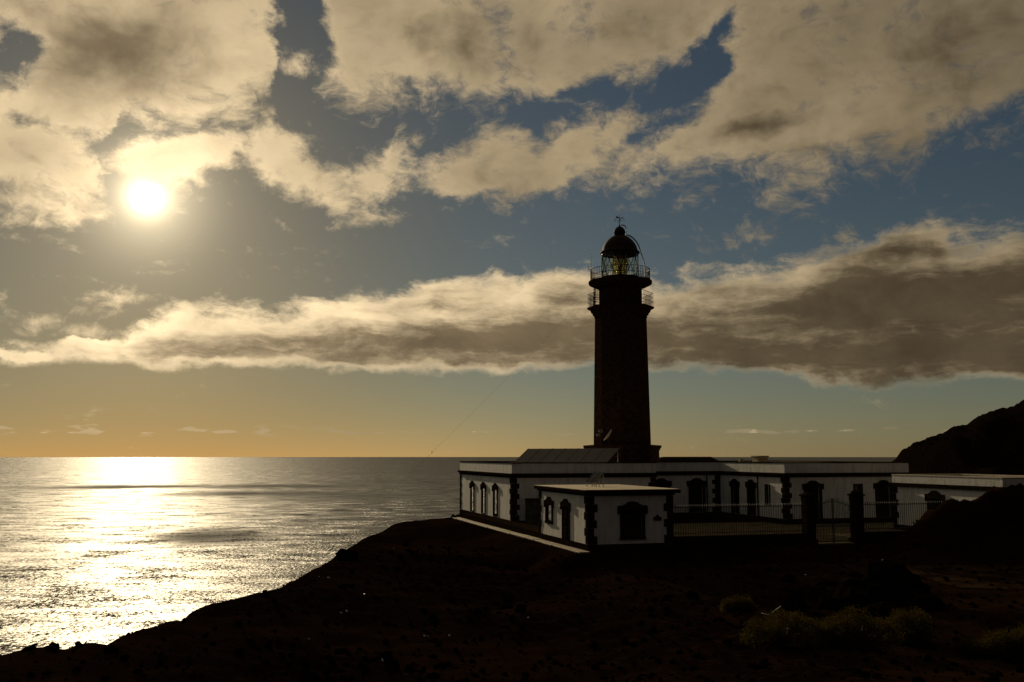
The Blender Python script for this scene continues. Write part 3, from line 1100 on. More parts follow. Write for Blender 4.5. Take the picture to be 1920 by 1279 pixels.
def band(mb, d_out, d_in, z0, z1):
    a, b = outline_offset(OUT, d_out), outline_offset(OUT, d_in)
    n = len(a)
    for i in range(n):
        j = (i + 1) % n
        base = len(mb.v)
        for z in (z0, z1):
            mb.v += [(a[i].x, a[i].y, z), (a[j].x, a[j].y, z), (b[j].x, b[j].y, z), (b[i].x, b[i].y, z)]
        mb.f += [tuple(base + k for k in q) for q in ((0, 3, 2, 1), (4, 5, 6, 7), (0, 1, 5, 4), (2, 3, 7, 6))]


cb = MB()
band(cb, 0.10, -0.4, ZC + 0.001, ZC + 0.17)
band(cb, 0.22, -0.4, ZC + 0.172, ZC + 0.34)
cb.obj('cornice', M['stone'], house)
pp = MB()
band(pp, 0.03, -0.30, ZC + 0.342, ZP - 0.08)
pp.obj('parapet', M['white'], house)
cp = MB()
band(cp, 0.07, -0.34, ZP - 0.078, ZP)
cp.obj('coping', M['stone'], house)
rr = MB()
for x0, x1, y0, y1 in (LW, CB, RW):
    rr.box(x0 + 0.405, x1 - (0.405 if x1 != LW[1] and x1 != CB[1] else -0.2), y0 + 0.405, y1 - 0.405, ZC + 0.05, ZC + 0.30)
rr.obj('roof', M['roof'], house)
for a in ((0, 0, 1, 1), (12.03, 0, -1, 1), (0, 17.6, 1, -1), (21.40, -3.96, 1, 1), (32.94, -3.96, -1, 1)):
    quoins(house, *a, 0.47, ZC - 0.01, 0.40, 0.60, 0.42)
# quoin strip in the inner corner of the court
n = 8
for i in range(n):
    a = 0.80 if i % 2 == 0 else 0.52
    MB().box(21.40 - a, 21.40 - 0.01, 6.80, 6.86, 0.47 + i * 0.405, 0.47 + (i + 1) * 0.405 - 0.012).obj('quoin_stone', M['stone'], house)
# rain pipes
MB().tube([(20.05, 6.76, 0.3), (20.05, 6.76, ZC)], 0.06, 8).obj('rain_pipe', M['iron'], house)
MB().tube([(21.32, 0.20, 0.3), (21.32, 0.20, ZC)], 0.06, 8).obj('rain_pipe', M['iron'], house)
# chimneys and the low hipped roof at the back of the court
ch_ = MB()
ch_.box(25.9, 26.95, 8.0, 9.0, ZC + 0.30, 5.30)
cho = ch_.obj('chimney', M['brick'], house)
MB().box(25.82, 27.03, 7.92, 9.08, 5.302, 5.42).obj('chimney_cap', M['brick'], cho)
MB().box(24.2, 24.55, 8.2, 8.5, ZC + 0.30, 5.16).obj('vent', M['brick'], house)
hip = MB()
x0, x1, y0, y1, za, zb = 16.8, 25.6, 11.2, 17.0, 4.06, 5.32
hip.v += [(x0, y0, za), (x1, y0, za), (x1, y1, za), (x0, y1, za), (x0 + 2.4, (y0 + y1) / 2, zb), (x1 - 1.3, (y0 + y1) / 2, zb)]
hip.f += [(0, 1, 5, 4), (1, 2, 5), (2, 3, 4, 5), (3, 0, 4), (0, 3, 2, 1)]
hip.obj('hipped_roof', M['stone'], house)

# ------------------------------------------------------------------ annex behind the mound
q = at_y(1673, 890, 75)
ANX = Vector((q.x, q.y, 0)) - UY * 11.0
annex = thing('annex', 'low white annex half hidden by the dark mound right of the gate', 'annex', ANX, AL)
lm = left_map(0, 0)
ah = opening(annex, lm, 6.4, 1.2, 0.4, 2.45, 'door', 0.48, 0.24, False)
w = MB()
wall_run(w, 10.6, 0, 3.16, 0.4, [(ah[0] - .4, ah[1] - .4, ah[2], ah[3])], left_map(0, 0.4))
w.obj('wall', M['white'], annex)
w = MB()
w.box(0, 6.2, 0, 0.4, 0, 3.16)
w.obj('wall', M['white'], annex)
w = MB()
w.box(0.4, 6.2, 10.6, 11.0, 0, 3.16)
w.box(5.8, 6.2, 0.4, 10.6, 0, 3.16)
w.obj('wall', M['white'], annex)
c_ = MB()
ring(c_, 0, 6.2, 0, 11, 3.162, 3.45, 0.4, 0.15)
c_.obj('cornice', M['stone'], annex)
p_ = MB()
ring(p_, 0, 6.2, 0, 11, 3.452, 4.0, 0.3, 0.02)
p_.obj('parapet', M['white'], annex)
p_ = MB()
ring(p_, 0, 6.2, 0, 11, 4.002, 4.06, 0.33, 0.05)
p_.obj('coping', M['coping'], annex)
MB().box(0.405, 5.795, 0.405, 10.595, 3.2, 3.5).obj('roof', M['roof'], annex)
p_ = MB()
ring(p_, 0, 6.2, 0, 11, -0.3, 0.40, 0.03, 0.05)
p_.obj('plinth', M['stone'], annex)
quoins(annex, 0, 11.0, 1, -1, 0.41, 3.15)
quoins(annex, 0, 0, 1, 1, 0.41, 3.15)

# ------------------------------------------------------------------ gate, pillars, fences
YF = 0.9


def hut_pt(x, y, z=0.0):
    return HUT + VX * x + UY * y + Vector((0, 0, z))


def pillar(xc, label, finial):
    t = thing('gate_pillar', label, 'pillar', hut_pt(xc, YF), AL, 'pillars of the gate')
    MB().box(-.40, .40, -.40, .40, -0.3, 0.30).obj('base', M['stone'], t, bevel=0.02)
    z = 0.302
    k = 0
    while z < 2.62:
        h = 0.33
        j = 0.012 * (k % 2)
        MB().box(-.31 - j, .31 + j, -.31 - j, .31 + j, z, z + h - 0.012).obj('stone_block', M['stone'], t, bevel=0.015)
        z += h
        k += 1
    MB().box(-.40, .40, -.40, .40, z, z + 0.10).obj('cap_slab', M['stone'], t, bevel=0.015)
    z += 0.101
    if finial == 'round':
        MB().lathe([(0.36, z), (0.34, z + .08), (0.25, z + .18), (0.10, z + .25), (0.0, z + .27)], 16).obj('cap', M['stone'], t, smooth=True)
    else:
        c = MB()
        c.v += [(-.36, -.36, z), (.36, -.36, z), (.36, .36, z), (-.36, .36, z), (0, 0, z + .20)]
        c.f += [(0, 1, 4), (1, 2, 4), (2, 3, 4), (3, 0, 4), (0, 3, 2, 1)]
        c.obj('cap', M['stone'], t)
    return t


pillar(14.93, 'dark stone gate pillar with flat pyramid cap on the hut side of the gate', 'flat')
pillar(18.40, 'dark stone gate pillar with rounded cap on the mound side of the gate', 'round')


def bar_mesh(h, r=0.016, tip=True):
    m = MB()
    m.tube([(0, 0, 0), (0, 0, h)], r, 5)
    if tip:
        m.lathe([(r * 0.9, h + 0.001), (r * 2.2, h + 0.05), (0.0, h + 0.16)], 5)
    return m.mesh('bar', M['iron'])


def fence(x0, x1, label, y0=YF, y1=YF):
    ln = math.hypot(x1 - x0, y1 - y0)
    t = thing('iron_fence', label, 'fence', hut_pt(x0, y0), AL + math.atan2(y1 - y0, x1 - x0), 'railings beside the gate')
    wl = MB()
    wl.box(0, ln, -0.16, 0.16, -0.5, 0.58)
    wl.obj('low_wall', M['stone'], t)
    MB().box(0, ln, -0.20, 0.20, 0.582, 0.66).obj('coping', M['stone'], t)
    for z in (0.82, 2.34):
        MB().box(0, ln, -0.022, 0.022, z, z + 0.045).obj('rail', M['iron'], t)
    me = bar_mesh(1.74)
    n = int(ln / 0.16)
    for i in range(n):
        inst('bar', me, t, ((i + 0.5) * ln / n, 0, 0.661))
    return t


fence(5.34, 14.52, 'black iron spiked fence on a low wall between the hut and the gate')
fence(18.82, 27.3, 'black iron spiked fence from the gate towards the annex and mound')
gate = thing('double_gate', 'tall black iron double gate with arched top between two stone pillars', 'gate', hut_pt(16.665, YF), AL)
GW = 1.38
for s in (-1, 1):
    lf = MB()
    lf.tube([(s * GW, 0, 0.05), (s * GW, 0, 2.42)], 0.035, 6)
    lf.tube([(s * 0.045, 0, 0.05), (s * 0.045, 0, 2.78)], 0.032, 6)
    lf.box(min(s * GW, s * .045), max(s * GW, s * .045), -0.018, 0.018, 0.12, 0.17)
    lf.box(min(s * GW, s * .045), max(s * GW, s * .045), -0.018, 0.018, 1.05, 1.10)
    lf.tube([(s * (GW + (0.045 - GW) * k / 10), 0, 2.30 + 0.32 * sstep(0, 1, k / 10)) for k in range(11)], 0.025, 6)
    leaf = lf.obj('gate_leaf', M['iron'], gate)
    for k in range(1, 12):
        f = k / 12
        xx = s * (GW + (0.045 - GW) * f)
        MB().tube([(xx, 0, 0.14), (xx, 0, 2.48 + 0.36 * sstep(0, 1, f))], [0.015, 0.012], 5).obj('bar', M['iron'], leaf)
MB().box(-1.42, 1.42, -0.25, 0.30, -0.3, 0.045).obj('threshold', M['paving'], gate)

# ------------------------------------------------------------------ lighthouse
TC = at_y(1167, 860, 92.0)
TC.z = 0
TR = 1.0
light = thing('lighthouse', 'tall dark octagonal stone lighthouse tower with domed glass lantern and two galleries', 'lighthouse', TC, AL)
OR = R(22.5)
K8 = 1.0 / math.cos(0)       # silhouette half width equals the corner radius from this side


def oct_(prof, **k):
    return MB().lathe(prof, 8, OR)


oct_([(3.36, -0.3), (3.36, 5.86)]).obj('pedestal', M['tower'], light)
oct_([(3.36, 5.862), (3.42, 5.92), (3.46, 6.06), (3.56, 6.16), (3.58, 6.30), (3.58, 6.36), (2.72, 6.42)]).obj('pedestal_cornice', M['tower'], light)
# shaft in courses of stone, each a ring of its own joined as one part per course
zc = 6.42
NC = 20
hc = (18.12 - zc) / NC
for i in range(NC):
    za, zb = zc + i * hc, zc + (i + 1) * hc
    ra = 2.62 + (2.39 - 2.62) * (za - 6.42) / 12.1
    rb = 2.62 + (2.39 - 2.62) * (zb - 6.42) / 12.1
    oct_([(ra - 0.02, za), (ra, za + 0.02), (rb, zb - 0.02), (rb - 0.02, zb - 0.0005)]).obj('stone_course', M['tower'], light)
oct_([(2.39, 18.12), (2.46, 18.16), (2.46, 18.34), (2.58, 18.40), (2.62, 18.58), (2.74, 18.66), (2.80, 18.86), (3.02, 18.98), (3.12, 19.06), (3.12, 19.17)]).obj('gallery_corbel', M['tower'], light)
MB().lathe([(2.0, 19.172), (2.0, 20.9), (2.05, 20.92), (2.10, 21.02)], 16, OR).obj('watch_room', M['tower'], light)
MB().lathe([(2.05, 21.022), (2.42, 21.08), (2.60, 21.18), (2.88, 21.30), (2.96, 21.40), (2.96, 21.60), (2.90, 21.66)], 48).obj('upper_gallery', M['tower'], light)
MB().lathe([(1.80, 21.661), (1.80, 21.98), (1.74, 22.0), (1.70, 22.02)], 32).obj('lantern_base', M['dome'], light)


def railing(name, r, z0, h, n, seg, rot, rails, rad=0.018):
    b = MB()
    for zr in rails:
        pts = [(r * math.cos(rot + 2 * PI * k / seg), r * math.sin(rot + 2 * PI * k / seg), z0 + zr) for k in range(seg + 1)]
        b.tube(pts, rad * 1.1, 5)
    o = b.obj(name, M['iron'], light)
    me = MB().tube([(0, 0, 0), (0, 0, h)], rad * 0.9, 4).mesh('baluster', M['iron'])
    for k in range(n):
        f = k / n * seg
        i = int(f)
        e = f - i
        a = Vector((r * math.cos(rot + 2 * PI * i / seg), r * math.sin(rot + 2 * PI * i / seg), z0))
        c = Vector((r * math.cos(rot + 2 * PI * (i + 1) / seg), r * math.sin(rot + 2 * PI * (i + 1) / seg), z0))
        inst('baluster', me, o, a.lerp(c, e))
    return o


railing('lower_railing', 3.02, 19.175, 1.28, 64, 8, OR, (0.45, 0.86, 1.28), 0.022)
railing('upper_railing', 2.76, 21.665, 1.06, 72, 72, 0, (0.10, 0.52, 1.06), 0.022)
# lantern: panes, crossed glazing bars
lant = MB()
ZL0, ZL1, RL = 22.02, 24.28, 1.66
lant.lathe([(1.60, ZL1 - 0.14), (1.72, ZL1 - 0.14), (1.72, ZL1), (1.60, ZL1)], 48, closed=True)
lantern = lant.obj('lantern', M['iron'], light)
for k in range(16):
    a0, a1 = 2 * PI * k / 16, 2 * PI * (k + 1) / 16
    rp = RL / math.cos(PI / 16) * 0.988
    MB().poly([(rp * math.cos(a0), rp * math.sin(a0), ZL0), (rp * math.cos(a1), rp * math.sin(a1), ZL0), (rp * math.cos(a1), rp * math.sin(a1), ZL1 - .14), (rp * math.cos(a0), rp * math.sin(a0), ZL1 - .14)]).obj('pane', M['lantern_glass'], lantern)
for sgn in (-1, 1):
    me = MB()
    me.tube([((RL + 0.03) * math.cos(sgn * 0.62 * f), (RL + 0.03) * math.sin(sgn * 0.62 * f), ZL0 + (ZL1 - .14 - ZL0) * f) for f in [i / 8 for i in range(9)]], 0.036, 4)
    mesh = me.mesh('glazing_bar', M['iron'])
    for k in range(11):
        inst('glazing_bar', mesh, lantern, rot=(0, 0, 2 * PI * k / 11 + 0.1))
# the optic: stacked glass rings round a dark pedestal
prof = []
nR = 13
for i in range(nR):
    f = i / (nR - 1)
    z = 22.25 + 1.75 * f
    r = 0.34 + 0.40 * math.sin(PI * (0.12 + 0.76 * f))
    prof += [(r - 0.05, z), (r + 0.04, z + 0.03), (r + 0.015, z + 0.11)]
inner = [(max(r - 0.14, 0.2), z) for r, z in reversed(prof)]
MB().lathe(prof + inner, 28, closed=True).obj('lens', M['lens'], light, smooth=False)
lf = MB()
for k in range(8):
    th = 2 * PI * k / 8 + 0.2
    lf.tube([((0.42 + 0.40 * math.sin(PI * (0.12 + 0.76 * f))) * math.cos(th), (0.42 + 0.40 * math.sin(PI * (0.12 + 0.76 * f))) * math.sin(th), 22.22 + 1.82 * f) for f in [i / 8 for i in range(9)]], 0.024, 5)
lf.lathe([(0.62, 22.02), (0.62, 22.10), (0.5, 22.22), (0.0, 22.24)], 20)
lf.lathe([(0.62, 24.06), (0.40, 24.16), (0.0, 24.18)], 20)
lf.lathe([(0.16, 22.24), (0.16, 22.9), (0.10, 23.3), (0.0, 23.32)], 12)
lf.obj('lens_frame', M['brass'], light)
# dome, ventilator, vane
dome = [(1.84, 24.282), (1.86, 24.34), (1.84, 24.42), (1.70, 24.46), (1.66, 24.62), (1.58, 24.90), (1.44, 25.20), (1.22, 25.50), (0.94, 25.76), (0.66, 25.92), (0.54, 25.98), (0.52, 26.02)]
dm = MB().lathe(dome, 40).obj('dome', M['dome'], light, smooth=True)
MB().lathe([(0.50, 26.022), (0.50, 26.22), (0.56, 26.26), (0.55, 26.36), (0.47, 26.58), (0.33, 26.76), (0.16, 26.86), (0.08, 26.92), (0.07, 27.02), (0.0, 27.05)], 24).obj('ventilator', M['dome'], light, smooth=True)
vn = MB()
vn.tube([(0, 0, 27.0), (0, 0, 28.10)], [0.035, 0.014], 6)
vn.tube([(-.32, 0, 27.50), (.32, 0, 27.50)], 0.016, 5)
vn.tube([(0, -.32, 27.42), (0, .32, 27.42)], 0.016, 5)
v_o = vn.obj('weather_vane', M['iron'], light)
v_o.rotation_euler = (0, 0, -AL - R(6))
ar = MB()
ar.prism([(-.36, 27.66), (-.10, 27.70), (.0, 27.66), (.0, 27.72), (-.10, 27.82), (-.36, 27.90), (-.28, 27.78)], 0.02, lambda a, z, c: (a, c - .01, z))
ar.prism([(.0, 27.67), (.26, 27.67), (.26, 27.60), (.40, 27.70), (.26, 27.79), (.26, 27.72), (.0, 27.72)], 0.02, lambda a, z, c: (a, c - .012, z))
ar.obj('arrow', M['iron'], v_o)


def letter(kind, x, y, z):
    """cut-out compass letters at the ends of the arms"""
    m = MB()
    h, r = 0.20, 0.018
    if kind == 'E':
        m.tube([(x, y, z), (x, y, z + h)], r, 4)
        for k in (0, .5, 1):
            m.tube([(x, y, z + h * k), (x + .13, y, z + h * k)], r, 4)
    elif kind == 'W':
        m.tube([(x - .10, y, z + h), (x - .05, y, z), (x, y, z + h * .6), (x + .05, y, z), (x + .10, y, z + h)], r, 4)
    elif kind == 'N':
        m.tube([(x - .06, y, z), (x - .06, y, z + h), (x + .06, y, z), (x + .06, y, z + h)], r, 4)
    else:
        m.tube([(x + .06, y, z + h), (x - .05, y, z + h * .9), (x - .04, y, z + h * .55), (x + .06, y, z + h * .45), (x + .05, y, z + .02), (x - .06, y, z)], r, 4)
    m.obj('letter', M['iron'], v_o)


letter('S', -.40, 0, 27.40)
letter('N', .40, 0, 27.40)
letter('W', 0, .36, 27.34)
letter('E', 0, -.36, 27.34)
# ladder between the galleries and the curved ladder over the dome
ld = MB()
th = PI - AL - R(6) - R(8)
ux, uy = math.cos(th), math.sin(th)
tx, ty = -uy, ux
for k in (0.40, -0.10, -0.60):
    rr_ = 2.42
    ld.tube([(ux * rr_ + tx * k, uy * rr_ + ty * k, 19.175), (ux * rr_ + tx * k, uy * rr_ + ty * k, 21.3)], 0.035, 5)
for i in range(9):
    z = 19.35 + i * 0.23
    ld.tube([(ux * 2.42 + tx * .4, uy * 2.42 + ty * .4, z), (ux * 2.42 - tx * .6, uy * 2.42 - ty * .6, z)], 0.028, 5)
for k in (.4, -.6):
    ld.tube([(ux * 2.05 + tx * k, uy * 2.05 + ty * k, 19.175), (ux * 2.05 + tx * k, uy * 2.05 + ty * k, 21.15)], 0.03, 5)
ld.obj('ladder', M['iron'], light)
cl = MB()
th = -AL - R(4)
ux, uy = math.cos(th), math.sin(th)
tx, ty = -uy, ux
arc = [(0.62, 26.05), (0.95, 25.98), (1.30, 25.72), (1.58, 25.36), (1.78, 24.98), (1.90, 24.55), (2.06, 24.05), (2.22, 23.55), (2.30, 23.0), (2.32, 22.4), (2.32, 21.67)]
for k in (.17, -.17):
    cl.tube([(ux * r + tx * k, uy * r + ty * k, z) for r, z in arc], 0.034, 5)
for i in range(len(arc) - 1):
    for f in (0.0, 0.5):
        r = arc[i][0] + (arc[i + 1][0] - arc[i][0]) * f
        z = arc[i][1] + (arc[i + 1][1] - arc[i][1]) * f
        cl.tube([(ux * r + tx * .17, uy * r + ty * .17, z), (ux * r - tx * .17, uy * r - ty * .17, z)], 0.022, 4)
hook = [(0.10, 26.98), (0.25, 27.02), (0.45, 26.98), (0.58, 26.84), (0.62, 26.60), (0.60, 26.30), (0.62, 26.05)]
for k in (.10, -.10):
    cl.tube([(ux * r + tx * k, uy * r + ty * k, z) for r, z in hook], 0.028, 5)
cl.obj('dome_ladder', M['iron'], light)

# whip aerial on the upper gallery, long-wire aerial to the ground
a_top = at_y(1108, 470, 92.0)
a_bot = at_y(1108.5, 534, 92.0)
an = MB()
an.tube([a_bot, a_bot.lerp(a_top, 0.5), a_top], [0.035, 0.022, 0.012], 6)
l0 = at_y(1108, 506, 92.0)
l1 = at_y(1103, 505, 92.0)
l2 = at_y(1102.5, 499, 92.0)
an.tube([l0, l1, l2], 0.03, 5)
aer = an.obj('whip_aerial', M['iron'])
tag(aer, 'thin upright whip aerial on the seaward edge of the upper tower gallery', 'aerial')
w0 = at_y(1108, 545, 91.2)
w1p = at_z(500, 1110, 0)
w1 = Vector((w1p.x + 0.6, w1p.y, gz(w1p.x + 0.6, w1p.y) - 0.02))
pts = []
for i in range(25):
    f = i / 24
    p = w0.lerp(w1, f)
    p.z -= 4 * 0.35 * f * (1 - f)
    pts.append(p)
wire = thing('aerial_wire', 'long thin wire running from the tower gallery down towards the slope over the sea', 'wire', w1)
wm = MB().tube([p - w1 for p in pts], 0.0037, 5)
wm.obj('wire', M['iron'], wire)
qd = at_y(812, 801, pts[9].y)
best = min(pts, key=lambda p: abs((p.x / p.y) - (812 - 960) / F))
MB().lathe([(0.0, -0.06), (0.028, -0.05), (0.016, -0.02), (0.03, 0.0), (0.016, 0.02), (0.028, 0.05), (0.0, 0.06)], 10).obj('insulator', M['pale'], wire).location = best - w1

# ------------------------------------------------------------------ roof kit: panels, dish, lamps
def solar(name, label, origin, wdir_deg, tilt, wlen, slen, npan, legs=True):
    t = thing(name, label, 'solar panels', origin, R(wdir_deg), 'solar panel arrays')
    pw = wlen / npan
    ct, st = math.cos(tilt), math.sin(tilt)
    mp = lambda a, b, c: (a, b * ct - c * st, b * st + c * ct)
    for i in range(npan):
        p = MB().prism([(i * pw + .02, 0.02), ((i + 1) * pw - .02, 0.02), ((i + 1) * pw - .02, slen - .02), (i * pw + .02, slen - .02)], 0.03, mp)
        fo = MB()
        fo.prism([(i * pw + .004, 0), (i * pw + .04, 0), (i * pw + .04, slen), (i * pw + .004, slen)], 0.045, mp)
        fo.prism([((i + 1) * pw - .04, 0), ((i + 1) * pw - .004, 0), ((i + 1) * pw - .004, slen), ((i + 1) * pw - .04, slen)], 0.045, mp)
        po_ = p.obj('panel', M['cell'], t)
        fo.obj('frame', M['rim'], po_)
    lg = MB()
    for i in range(npan + 1):
        a = min(i * pw + 0.05, wlen - 0.05)
        top = mp(a, slen * .9, -0.02)
        lg.tube([(a, top[1], -origin_drop), top], 0.03, 5)
        lg.tube([(a, 0.05, -origin_drop), (a, 0.05, 0.02)], 0.03, 5)
    lg.obj('rack', M['alu'], t)
    return t


origin_drop = 0.62
q = at_y(963, 868.5, 86.5)
solar('solar_array', 'large tilted row of dark solar panels on the house roof left of the tower', (q.x, q.y, q.z), -40, R(31.6), 9.6, 2.35, 7)
origin_drop = 0.30
q = at_y(1098.5, 907.5, 63.2)
solar('solar_array', 'small pair of tilted solar panels standing on the roof of the near hut', (q.x, q.y, 3.79), -40, R(33), 0.80, 1.08, 2)

mast = thing('satellite_dish', 'white satellite dish seen edge on against the dark foot of the tower', 'dish', Vector((at_y(1142, 850, 86.0).x, 86.0, 4.02)))
MB().tube([(0, 0, 0), (0, 0, at_y(1142, 823, 86.0).z - 4.02)], 0.035, 8).obj('mast', M['iron'], mast)
prof = [(0.0, 0.0), (0.2, 0.015), (0.38, 0.06), (0.52, 0.12), (0.60, 0.17), (0.59, 0.19), (0.37, 0.08), (0.0, 0.03)]
ds = MB().lathe(prof, 24).obj('reflector', M['dish'], mast, smooth=True)
ds.location = (0.02, -0.06, at_y(1142, 818, 86.0).z - 4.02)
ds.rotation_euler = Vector((-0.80, 0.10, 0.60)).to_track_quat('Z', 'Y').to_euler()
ar = MB()
ar.tube([(0.55, 0, 0.16), (0.25, 0, 0.62)], 0.016, 5)
ar.box(0.20, 0.30, -.05, .05, 0.58, 0.70)
aro = ar.obj('feed_arm', M['iron'], mast)
aro.location = ds.location
aro.rotation_euler = ds.rotation_euler
for (px, py, lab) in ((1126, 808, 'upper of two small pale floodlights on the tower foot beside the dish'), (1121.5, 815.5, 'lower of two small pale floodlights on the tower foot beside the dish')):
    q = at_y(px, py, 89.55)
    fl = thing('floodlight', lab, 'floodlight', q, 0, 'floodlights on the tower')
    MB().box(-.16, .16, -.10, .02, -.11, .09).obj('housing', M['dish'], fl, bevel=0.02)
    MB().box(-.13, .13, -.112, -.101, -.08, .06).obj('lens', M['glass'], fl)
    MB().box(-.03, .03, .02, 0.75, -.03, .03).obj('bracket', M['iron'], fl)

# ------------------------------------------------------------------ rocks, stones, shrubs, hoses
def rock_mesh(seed, r=1.0, sub=2, rough=0.35, mat=None):
    import bmesh
    bm = bmesh.new()
    bmesh.ops.create_icosphere(bm, subdivisions=sub, radius=1.0)
    for v in bm.verts:
        p = v.co.copy()
        k = 1 + rough * mnoise.fractal(p * 1.1 + Vector((seed * 3.1, seed, 0)), 0.9, 2.0, 4) + 0.25 * rough * mnoise.noise(p * 5 + Vector((seed, 0, 0)))
        q = mnoise.cell(p * 1.6 + Vector((seed, 0, 0)))
        v.co = p * k * r * (1 + 0.10 * (q - .5))
    me = bpy.data.meshes.new('rock')
    bm.to_mesh(me)
    bm.free()
    me.materials.append(mat or M['lava'])
    return me


# boulders: px, py of the foot, width in px, height ratio, label
BOULD = [
    (1560, 1125, 60, 0.6, 'low dark lava boulder at the hut end of the boulder heap'),
    (1622, 1118, 115, 0.75, 'broad lava boulder with pale edges on the boulder heap'),
    (1690, 1120, 130, 0.95, 'biggest dark lava boulder topping the heap right of the gate'),
    (1660, 1138, 70, 0.6, 'dark lava boulder in front of the biggest one on the heap'),
    (1735, 1132, 80, 0.7, 'dark lava boulder at the mound end of the boulder heap'),
    (652, 1046, 50, 0.62, 'knobbly dark rock jutting from the slope crest against the sea'),
    (52, 1224, 28, 0.40, 'small dark rock on the lowest seaward crest of the slope'),
    (96, 1220, 34, 0.35, 'second small dark rock along the lowest seaward crest'),
    (150, 1211, 24, 0.35, 'third small dark rock along the lowest seaward crest'),
    (346, 1158, 12, 0.4, 'small rock on the crest where the sea glints brightest'),
    (405, 1139, 10, 0.4, 'small rock on the crest just above the brightest sea'),
    (497, 1110, 11, 0.5, 'small pointed rock midway along the seaward crest'),
    (850, 971, 12, 0.7, 'little dark rock at the far end of the lit path'),
    (1490, 1128, 50, 0.5, 'flat dark lava rock beside the pale curved hose'),
]
for i, (px, py, wpx, hr, lab) in enumerate(BOULD):
    p = at_z(px, py, -0.3 if py > 1050 and px > 900 else 0.0)
    wd = wpx / F * p.y
    me = rock_mesh(i + 1.3, 1.0, 3)
    o = inst('boulder', me, None, (p.x, p.y, gz(p.x, p.y) + wd * 0.10 * hr), (0.1 * i, 0.07 * i, i * 1.7), (wd / 2, wd / 2 * 0.9, wd / 2 * hr))
    tag(o, lab, 'boulder', 'lava boulders')

# countless stones of the slope: one object
st = MB()
random.seed(21)
protos = []
for k in range(6):
    me = rock_mesh(40 + k, 1.0, 1, 0.4)
    protos.append(([v.co.copy() for v in me.vertices], [tuple(p.vertices) for p in me.polygons]))
    bpy.data.meshes.remove(me)
cnt = 0
while cnt < 5200:
    y = 21 + 45 * random.random() ** 1.4
    x = random.uniform(-18, 36)
    if x < interp(CREST, y) - 1.0:
        continue
    rel = Vector((x, y, 0)) - Vector((HUT.x, HUT.y, 0))
    if rel.dot(VX) > -1.4 and rel.dot(UY) > -0.5:
        continue
    if abs(x) / y > 0.62:
        continue
    r = 0.035 + 0.16 * random.random() ** 4 + (0.22 if random.random() < 0.012 else 0)
    if r > 0.09 and x < interp(CREST, y) + 1.6:
        r = 0.06
    vs, fs = protos[cnt % 6]
    rm = Matrix.Rotation(random.uniform(0, 6.28), 3, 'Z') @ Matrix.Rotation(random.uniform(0, 1), 3, 'X')
    sc = Vector((r, r * random.uniform(.7, 1.1), r * random.uniform(.45, .8)))
    z = gz(x, y) + r * 0.15
    n = len(st.v)
    for v in vs:
        q = rm @ Vector((v.x * sc.x, v.y * sc.y, v.z * sc.z))
        st.v.append((x + q.x, y + q.y, z + q.z))
    st.f += [tuple(n + i for i in f) for f in fs]
    cnt += 1
so = st.obj('gravel', M['lava'])
so['kind'] = 'stuff'
so['label'] = 'dark lava stones strewn over the slope'

# a few pale stones that catch the sun
gl_px = [(598, 1094), (616, 1095), (707, 1091), (653, 1127), (650, 1138), (640, 1141), (684, 1111), (580, 1181), (717, 1203), (738, 1036), (797, 1161), (803, 1160), (843, 1159), (990, 1128), (1510, 1068), (1654, 1048)]
pm = rock_mesh(77, 1.0, 1, 0.45, M['pale'])
for i, (px, py) in enumerate(gl_px):
    p = at_z(px, py, -0.35)
    r = random.uniform(0.035, 0.06)
    o = inst('pale_stone', pm, None, (p.x, p.y, gz(p.x, p.y) + r * 0.35), (random.random(), random.random(), random.random() * 6), (r * 1.5, r, r * 0.8))
    tag(o, 'small pale stone glinting on the dark slope', 'stone', 'glinting pale stones on the slope')


def hose(px_pts, label, r=0.022):
    pts = []
    for px, py in px_pts:
        p = at_z(px, py - 5, -0.45)
        pts.append(Vector((p.x, p.y, gz(p.x, p.y) + r * 1.2 + 0.04)))
    fine = []
    for i in range(len(pts) - 1):
        p0, p1, p2, p3 = pts[max(i - 1, 0)], pts[i], pts[i + 1], pts[min(i + 2, len(pts) - 1)]
        for k in range(5):
            t = k / 5
            fine.append(0.5 * ((2 * p1) + (p2 - p0) * t + (2 * p0 - 5 * p1 + 4 * p2 - p3) * t * t + (3 * p1 - p0 - 3 * p2 + p3) * t ** 3))
    fine.append(pts[-1])
    o = MB().tube(fine, r, 6).obj('hose', M['hose'], smooth=True)
    tag(o, label, 'hose', 'pale hoses on the ground')


hose([(1428, 1145), (1442, 1146), (1453, 1143), (1463, 1136), (1470, 1132), (1482, 1130)], 'pale curved hose lying on the dark ground left of the boulders')
hose([(1561, 1125), (1568, 1123), (1575, 1123), (1582, 1125)], 'short pale hose end lying against the boulder heap')
hose([(1641, 1148), (1646, 1147), (1651, 1146)], 'tiny pale hose stub behind the shrubs')


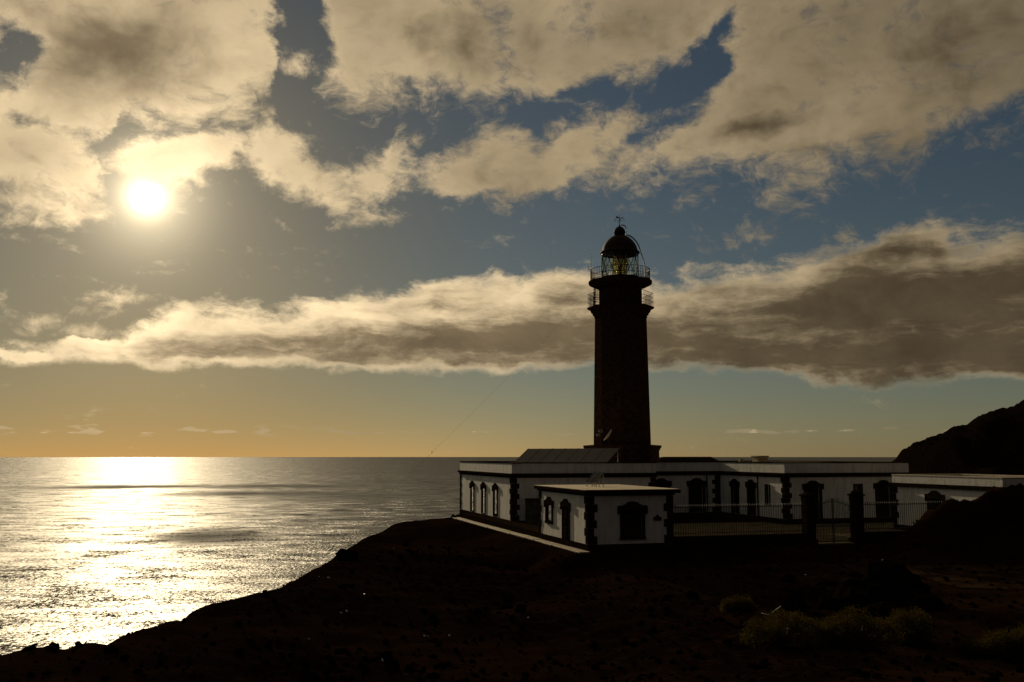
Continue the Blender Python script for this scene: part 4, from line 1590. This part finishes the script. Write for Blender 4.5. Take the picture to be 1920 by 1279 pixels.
def shrub(px, py, wpx, hpx, label, seed):
    rnd = random.Random(seed)
    p = at_z(px, py, -0.4)
    d = p.y
    wr = wpx / F * d / 2
    hh = hpx / F * d * 0.86
    base = Vector((p.x, p.y, gz(p.x, p.y) - 0.02))
    t = thing('shrub', label, 'shrub', base, 0, 'low olive shrubs on the ground')
    tw = MB()
    lv = MB()
    nb = int(200 + 150 * wr)
    for i in range(nb):
        th = rnd.uniform(0, 2 * PI)
        ph = math.acos(rnd.uniform(0.0, 1.0))
        lob = 1 + 0.34 * mnoise.noise(Vector((math.cos(th) * 1.6 + seed, math.sin(th) * 1.6, ph * 1.4)))
        k = lob * rnd.uniform(0.88, 1.0)
        tip = Vector((math.sin(ph) * math.cos(th) * wr * k, math.sin(ph) * math.sin(th) * wr * k, (0.10 + 0.90 * math.cos(ph)) * hh * k))
        if i % 2 == 0:
            tw.tube([Vector((tip.x * .08, tip.y * .08, 0)), Vector((tip.x * .5, tip.y * .5, tip.z * .42)), tip], [0.022, 0.014, 0.007], 4, caps=False)
        ax = (tip - Vector((0, 0, hh * .15))).normalized()
        nl = 26
        cr = 0.075 + 0.04 * rnd.random()
        for j in range(nl):
            off = Vector((rnd.gauss(0, 1), rnd.gauss(0, 1), rnd.gauss(0, 1))) * cr * 0.75
            dirn = (ax * 0.9 + off.normalized() * 0.9).normalized()
            side = dirn.cross(Vector((rnd.random(), rnd.random(), rnd.random()))).normalized()
            c = tip + off
            ln = rnd.uniform(0.032, 0.060)
            wd = rnd.uniform(0.011, 0.020)
            lv.poly([c - side * wd * .6, c + dirn * ln * .5 - side * wd, c + dirn * ln, c + dirn * ln * .5 + side * wd])
    tw.obj('stem', M['twig'], t)
    lv.obj('foliage', M['leaf'], t)


SHR = [(1470, 1212, 130, 62, 'wide olive shrub at the near edge below the pale curved hose'),
       (1562, 1205, 95, 46, 'olive shrub second from the hose in the row of shrubs'),
       (1610, 1212, 125, 68, 'tallest wide olive shrub in the middle of the row'),
       (1705, 1192, 85, 58, 'round olive shrub at the boulder end of the row'),
       (1385, 1138, 58, 24, 'small olive shrub standing alone left of the pale hose'),
       (1866, 1216, 80, 38, 'olive shrub at the right border of the picture'),
       (1908, 1214, 90, 46, 'olive shrub cut by the right border of the picture'),
       (1815, 1212, 34, 22, 'tiny tuft of a shrub before the border shrubs')]
for i, s in enumerate(SHR):
    shrub(*s, 100 + i)
